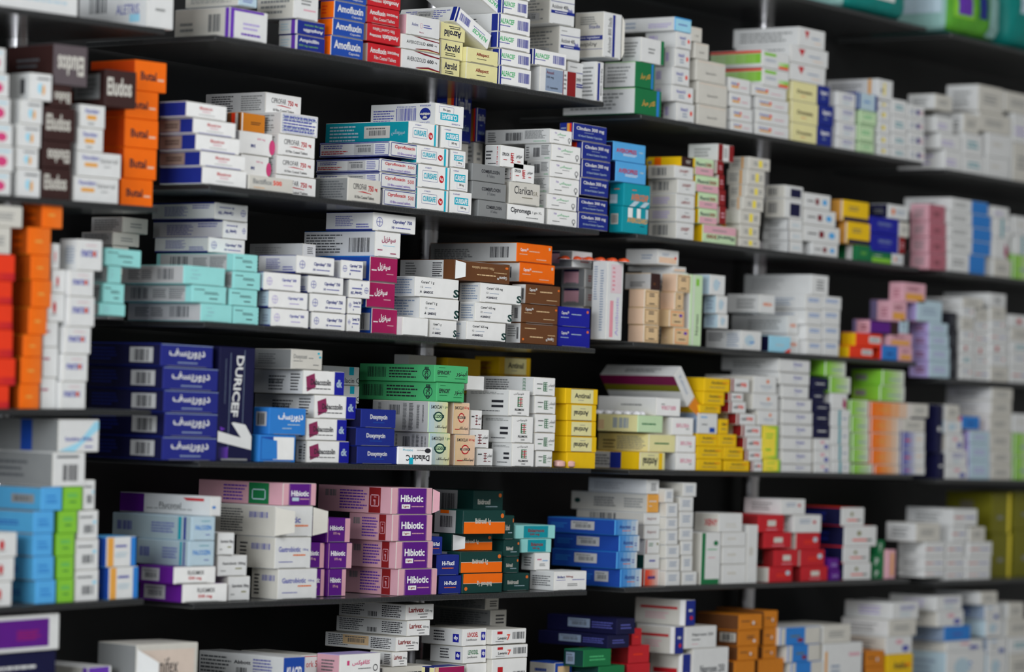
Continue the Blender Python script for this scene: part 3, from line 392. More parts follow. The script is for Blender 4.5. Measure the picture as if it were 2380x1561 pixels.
flx|Q|W|Q|t @flu .45 .87 .5 .1 k;r .4 .72 .66 .75 E;r .4 .65 .66 .68 R;r .4 .58 .66 .61 E;r .4 .5 .66 .53 R;r .4 .43 .66 .46 E;r .4 .36 .66 .39 E;r .4 .36 .44 .75 E;r .54 .36 .57 .72 R;t FLUMOX .5 .24 .46 .09 k b;t 1000 .5 .11 .18 .06 k|r .6 .5 .88 .6 k;r .6 .3 .88 .4 k;l .1 .82 .9 .93 2 x;l .3 .12 .9 .2 1 g|white box, green-red ladder
fls|Q|W|Q|r .44 .72 .64 .76 E;r .44 .6 .64 .64 E;r .44 .48 .64 .52 E;r .44 .36 .64 .4 E;r .44 .24 .64 .28 E;r .44 .24 .47 .76 E;r .53 .24 .56 .76 E;l .12 .6 .4 .7 1 k;t @flu .82 .6 .3 .2 g;l .14 .34 .36 .44 1 E;l .7 .32 .9 .38 1 E;r .05 .01 .85 .03 x|l .15 .1 .6 .9 6 g;t EEEEE .84 .5 .05 .9 E d|white box with green ladder mark
ant|Y|Y|Y|r .16 .03 .86 .97 y;t Antinal .52 .55 .5 .34 k b;l .38 .2 .6 .28 1 x;r .16 .97 .86 1 g|l .2 .2 .8 .8 2 m|yellow box with cream panel
anp|Y|Y|Y|r .1 .1 .9 .9 Y|l .2 .2 .8 .8 2 m|plain yellow box
anl|y|G|Y|t Antinal .4 .45 .6 .5 k bf;l .3 .8 .6 .88 1 x;r .75 0 .9 1 Y|l .05 .15 .55 .85 4 g;r .55 0 .72 1 N;r .72 0 1 1 Y|yellow box lying with navy band
lye|a|y|y|l .15 .4 .8 .6 1 E|r 0 .1 .15 .7 A;b .38 .2 .8 .85 q 10|pale lime box with barcode side
lyf|y|y|y|l .2 .4 .8 .6 1 E|l .1 .1 .35 .7 3 d;l .38 .08 .95 .92 8 x|pale yellow box
bif|Q|W|Q|t BIFLORA .5 .45 .6 .24 h f;l .2 .6 .35 .7 1 k|l .4 .5 .8 .65 1 g|white box with pink upturned word
mgb|W|W|W|t Kalmax .45 .5 .6 .3 q|l .3 .3 .8 .7 3 g|tilted white box with magenta underside
and|Y|Y|Y|t Andolor .55 .68 .6 .22 k b;l .2 .25 .8 .4 1 d;l .7 .62 .95 .76 1 O|l .2 .2 .8 .8 2 m|yellow box with black lettering
anr|W|w|W|r 0 0 .1 1 H;t cal .35 .55 .26 .3 k b;t ma .68 .55 .32 .3 i b|r .82 0 1 1 H;l .3 .3 .6 .6 1 y|white box with red and black lettering
twt|W|q|W|r .6 .05 .88 .3 B;l .15 .75 .5 .9 1 b;l .2 .4 .5 .5 1 k|l .2 .2 .8 .8 2 B|white box with blue corner square
fam|W|w|W|e .62 .7 .06 .12 I;t Famotak .55 .4 .5 .16 q;l .4 .16 .7 .24 1 z|l .2 .5 .8 .8 2 X|white box with orange dot above word
yli|j|J|j|g 0 0 1 1 j L;r .1 .08 .85 .92 j;l .2 .6 .8 .8 2 L;l .2 .2 .6 .35 1 L|l .2 .2 .8 .8 2 L|lime yellow box
zex|W|W|W|t Zexin .6 .6 .3 .26 c b;l .46 .2 .66 .3 1 q;r 0 .95 1 1 x|l .2 .2 .8 .8 3 x|white box with light blue word
grn|W|L|L|g 0 0 1 1 L W;l .3 .3 .9 .5 1 q|r .1 .3 .5 .7 x|green box fading to white
nv2|n|n|n|l .2 .4 .8 .6 1 W|l .2 .2 .8 .8 2 N|dark navy box
wdt|W|w|W|e .75 .3 .14 .2 c;e .5 .7 .15 .14 p|l .2 .2 .8 .8 3 x|white box with blue and pink dots
wtq|W|W|W|r .38 0 .5 1 T;l .6 .4 .9 .6 1 q|l .2 .2 .8 .8 3 x|white box with teal stripe
wmg|W|W|W|p .7 .2 .95 0 .95 .5 .75 .8 M|l .2 .2 .8 .8 3 x|white box with magenta wedge
orw|W|O|O|g 0 0 1 1 O W;l .2 .4 .5 .6 1 m|l .2 .2 .8 .8 2 i|orange box fading to white
blw|W|c|c|g 0 0 .6 1 c W;l .1 .4 .4 .6 1 i;l .6 .5 .9 .7 1 X|l .2 .2 .8 .8 2 c|blue-violet box fading to white
flc|W|W|W|l .1 .3 .5 .6 1 u|r 0 0 .27 1 P;t Fluconal .56 .45 .24 .3 k;p .7 .9 .93 .9 .93 .75 .74 .75 R;l .3 .2 .9 .3 1 x|white box with purple end and red stripe
fal|z|fs|z|t FALCOZIN .5 .55 .7 .2 u b;l .4 .8 .8 .86 1 T;l .6 .2 .8 .28 1 c|b .06 .3 .26 .7 c 10;l .5 .25 .8 .75 4 c;r .84 0 .88 1 T;r .91 0 .94 1 N|pale blue-grey box with blue lettering
flm|Q|P|P|t FLUCAMOX .52 .66 .4 .26 k b;t 500_mg .5 .3 .32 .24 R b;r .05 .01 .8 .05 x|x .1 .1 .6 .9|white box with black and red lettering
gsm|W|w|W|t Gastrobiotic_100mg .55 .6 .8 .18 k b;l .6 .3 .9 .42 1 J;l .1 .2 .3 .3 1 x|l .2 .2 .8 .8 3 x|white box with yellow underline
gas|W|w|W|t Gastrobiotic .4 .62 .62 .18 c b;t 100mg .85 .6 .16 .1 c;l .5 .38 .92 .48 1 I;l .1 .18 .5 .24 1 c|b .4 .6 .9 .8 c 16;l .1 .1 .3 .85 6 k|white box with blue and orange lettering
gaf|W|w|W|t iotic .5 .55 .36 .2 c b;l .5 .3 .9 .42 1 I|l .1 .1 .5 .9 9 g;b .58 .6 .9 .8 c 16|opened white box
hib|p|p|p|r .14 0 .86 1 P;r .155 0 .16 1 p;r .84 0 .845 1 p;t Hibiotic .49 .6 .56 .28 f b;r .24 .2 .45 .37 Q;t 1gm .345 .28 .14 .1 H b;l .48 .24 .8 .33 1 p|r .7 0 .86 1 H;k .72 .25 .84 .72 p .01;t 1_gm .78 .48 .04 .32 p bd;l .3 .1 .68 .9 7 v;b .1 .6 .26 .85 x 10|pink box with purple front
hig|p|p|p|r .16 0 .84 1 P;r .18 0 .185 1 p;r .8 0 .805 1 p;t Hibiotic .5 .55 .54 .26 f b;r .26 .2 .47 .36 z;l .5 .24 .8 .34 1 p|r .6 0 .84 1 E;k .64 .2 .8 .7 z .01;l .3 .1 .58 .9 5 v|pink box, green side band
hi3|P|P|P|r .78 0 1 1 p;t Hibiotic .42 .6 .6 .2 f b;t 375_mg .42 .36 .3 .12 p b;r .02 0 .04 1 p|l .2 .2 .8 .8 2 p|purple box with pink end
hif|N|n|N|t Hi-Flucil .5 .6 .56 .22 f b;l .22 .3 .76 .4 1 I|l .2 .2 .8 .8 2 B|navy box with white and orange lettering
ibd|D|G|D|r 0 0 1 .5 O;r 0 .5 1 .52 w;t Ibidroxil_1g .46 .52 .38 .3 w b;e .93 .78 .04 .1 I|b .2 .25 .65 .75 k 18;r .2 .85 .5 1 O;r .75 0 1 1 D|dark green and orange box
ibg|D|D|D|t Ibidroxil .34 .5 .44 .24 w b;l .4 .24 .86 .32 1 z;e .9 .8 .05 .09 I|r 0 0 .6 1 G;b .2 .05 .55 .85 k 18|dark green box with white lettering
ibx|t|t|t|r .2 .04 .82 .98 T;t Ibiamox .52 .62 .42 .28 H b;t 500_mg .48 .3 .24 .2 H b|l .2 .2 .8 .8 3 g|turquoise box with dark red lettering
ibs|Q|W|Q|l .15 .55 .5 .7 1 h;l .5 .5 .95 .6 1 b;l .3 .2 .7 .4 2 x|l .2 .2 .8 .8 4 g|small white box with pink mark
ibt|Q|W|W|t ibidact .2 .72 .24 .14 N b;t 500mg .46 .72 .22 .13 H b;l .05 .52 .35 .58 1 c;l .55 .52 .95 .6 1 c;l .4 .2 .75 .38 2 x|l .1 .2 .9 .8 5 g|white box with navy and red lettering
ator|b|B|u|g 0 0 1 1 u W;t Atorstat .42 .56 .5 .26 N b;l .3 .24 .7 .34 1 I;l .75 .3 .9 .6 2 c|x .35 .25 .7 .85;l .05 .3 .3 .7 3 u|white box with blue side and blue lettering
wtx|W|W|W|l .3 .2 .8 .8 4 g|l .1 .2 .6 .8 3 G|grey-white box with black text
orf|m|w|W|l .1 .55 .8 .7 1 W;l .1 .3 .4 .4 1 W|e .08 .5 .04 .15 D;l .3 .2 .6 .8 4 g;l .7 .2 .95 .8 4 x|white box with amber front
asp|W|w|W|t Aspirol .45 .5 .6 .3 r|b .2 .1 .6 .9 g 12|white box with brown lettering
wge|W|W|W|l .2 .5 .6 .8 2 E;e .85 .7 .06 .1 J;r 0 0 .06 1 H|l .2 .2 .5 .8 2 e|white box with green text
wgd|W|D|W|l .3 .4 .8 .7 1 c|l .2 .2 .8 .8 2 e|white box with dark green side
rdw|W|i|R|g 0 0 1 1 i W;l .2 .3 .8 .7 1 N|l .2 .2 .8 .8 2 H|red box fading to white
tny|W|w|W|l .2 .3 .8 .8 3 q|l .2 .2 .8 .8 3 x|tiny white box with grey text
whr|W|w|W|l .3 .2 .8 .5 2 w|t XENY .7 .5 .55 .36 R b|white box with red word on side
whg|W|w|W|r 0 .08 .2 1 E;r 0 0 .95 .1 E;e .75 .8 .12 .05 E;l .35 .5 .8 .54 1 p;l .3 .66 .9 .7 1 e|l .2 .2 .8 .8 6 w|tall white box with green corner stripe
whv|W|W|W|l .2 .4 .6 .7 1 w|l .2 .2 .8 .8 3 w|plain white carton
rd2|R|H|R|r .35 .35 .68 .7 w;l .3 .1 .8 .2 1 p|l .2 .2 .8 .8 2 H|red box with pale label
rd3|R|w|R|l .3 .3 .8 .6 2 i;e .8 .6 .1 .16 z|l .2 .2 .8 .8 2 x|red box with round mark
mul|W|W|W|l .2 .5 .7 .8 2 q;e .75 .6 .06 .1 R|l .2 .2 .8 .8 3 x|white box with red dot
omp|W|n|i|l .25 .2 .75 .42 1 i;l .7 .2 .9 .42 1 D;e .45 .65 .06 .12 J|l .2 .2 .8 .8 2 N|white box with red word and navy side
purp|P|P|P|l .2 .3 .8 .6 2 V|l .2 .2 .8 .8 2 V|small violet box
gbx|E|E|E|t P .3 .5 .3 .6 W b|l .2 .2 .8 .8 2 D|green box
pko|p|p|p|r .45 .1 .75 .9 m|l .2 .2 .8 .8 2 p|narrow pink box with amber stripe
gaz|W|W|W|l .05 .4 .45 .6 1 R;l .5 .4 .95 .6 1 c|l .2 .2 .8 .8 3 x|grey-white box with red, blue words
yol|J|J|J|r .85 .0 1 1 j;l .3 .3 .6 .5 1 x|r .3 .5 .6 .8 d|olive yellow box
mfx|w|x|w|r .04 .03 .95 .95 ix;t Omnifex .40 .80 .56 .15 k;l .1 .66 .7 .7 1 d|l .3 .5 .6 .7 1 g|large open white box with folded flap
kld|B|W|W|t KLACID .5 .45 .7 .4 f bs|l .02 .2 .4 .9 5 g;b .45 .1 .58 .5 k 12;t Abbott .52 .7 .2 .14 k b;l .65 .3 .9 .9 5 c|white box with royal blue front
ork|W|W|w|t ork_500 .55 .6 .7 .3 R;k .02 .04 .98 .97 R .02|l .2 .2 .8 .8 2 x|white box with red frame
kfx|Q|p|V|t @kla .52 .6 .44 .26 h b;t 1 .2 .62 .06 .22 h b;l .45 .3 .85 .38 1 g;o .88 .35 .06 .16 k .25;l .1 .1 .3 .2 1 k|l .2 .2 .8 .8 4 g|white box with pink script and lilac top
lar|Q|W|w|t Larivex .36 .66 .56 .34 H b;t 500_mg .82 .56 .26 .2 k;l .42 .32 .8 .42 1 k;l .5 .12 .78 .22 1 k|l .04 .1 .4 .95 6 g;b .44 .1 .58 .42 k 12;l .65 .1 .97 .92 6 k|white box with dark red lettering
lax|Q|W|w|t Larivex .36 .66 .56 .34 H b;t 500_mg .82 .56 .26 .2 k;l .42 .32 .8 .42 1 k;l .5 .12 .78 .22 1 k|l .04 .1 .4 .95 6 g;x .25 .25 .62 .95 A;l .65 .1 .97 .92 6 k|white box with price sticker and red lettering
lev|Q|W|w|t LEVODEL .42 .66 .46 .28 R b;t Levofloxacin .38 .36 .44 .13 k;r .78 .3 .96 .8 U;t dp .87 .55 .12 .34 f b|l .3 .2 .6 .9 4 k;r .78 .2 .93 .7 U;t dp .855 .45 .1 .3 f b|white box with red block lettering
lew|Q|W|w|t LEVODEL .42 .66 .46 .28 E b;t Levofloxacin .38 .36 .44 .13 k;r .78 .3 .96 .8 U;t dp .87 .55 .12 .34 f b|l .3 .2 .6 .9 4 k;r .78 .2 .93 .7 U;t dp .855 .45 .1 .3 f b|white box with green block lettering
lvn|Q|w|w|t Levanic .3 .4 .26 .22 k b;r .15 .68 .3 .88 R;t 7 .48 .45 .1 .42 i b;b .6 .3 .96 .8 g 12;l .1 .14 .4 .2 1 k|l .2 .1 .8 .9 6 g|white box with large red numeral 7
wre|w|x|w|l .3 .2 .9 .8 3 k|l .1 .1 .95 .9 6 g|white box with fine black text
crg|M|y|N|r .4 .4 1 .5 H;t Ivox .6 .4 .3 .4 f b;r 0 .2 .12 1 A|r .4 0 .7 1 n|crimson and gold box
ssb|B|w|B|r .15 .15 .85 .85 A;l .25 .3 .75 .5 1 i|l .2 .2 .8 .8 2 B|small blue box with orange panel
nvl|n|n|n|l .2 .3 .8 .7 2 c|x .3 .3 .62 .9 q;l .65 .3 .95 .8 3 c|dark navy box with pale label
grg|E|D|E|l .2 .3 .8 .7 2 e|x .1 .1 .55 .85 q|deep green box
rdb|R|H|R|l .2 .4 .7 .6 1 i|l .2 .2 .8 .8 2 i|glossy red box
wrl|N|w|W|l .3 .5 .7 .7 1 W;e .6 .3 .16 .08 R|r .1 .62 .85 .72 R;l .2 .2 .7 .5 3 p;r .9 0 1 1 f|grey-white box with red line and navy end
nap|W|w|w|t Naproxen_250 .55 .62 .7 .18 g b;l .2 .35 .5 .45 1 g;l .2 .15 .45 .22 1 p|l .2 .2 .8 .8 3 x|white box with grey heading
amb2|o|S|o|l .1 .5 .5 .65 1 k;l .5 .3 .8 .4 1 k;e .62 .45 .05 .12 W|l .2 .3 .8 .7 2 S|amber box with black marks
ama|o|S|o|l .4 .4 .8 .7 2 k;e .75 .3 .06 .1 W|r .1 .25 .9 .85 w;b .2 .3 .8 .8 k 9|amber box with barcode side
wbu|u|w|W|r 0 0 1 1 u;r .62 0 1 1 w;r 0 0 .12 1 w;l .25 .4 .5 .6 1 J;e .5 .25 .08 .12 H|l .2 .2 .8 .8 2 w|white box with blue panel
wyl|W|w|W|r .04 .1 .1 .85 m;r .02 .05 .6 .14 m;l .65 .7 .95 .85 1 p;l .2 .4 .45 .6 2 q|l .2 .2 .8 .8 2 x|white box with yellow corner lines
cpz|S|W|S|t Ceporex~ .14 .72 .18 .22 W b;l .26 .6 .7 .72 1 A;l .06 .45 .3 .52 1 A;t Film_coated_tablets .5 .3 .4 .14 A;e .06 .2 .03 .06 I|r .8 0 1 1 S;l .1 .1 .3 .8 5 x;l .6 .1 .78 .9 7 k|brown box with upturned lettering and white tuck flap
wrs|w|W|w|l .3 .3 .8 .7 2 x|l .1 .1 .9 .9 5 x|dim pale box
ubx|u|q|u|l .3 .3 .7 .6 1 c|l .3 .2 .8 .7 2 q|plain blue box
'''
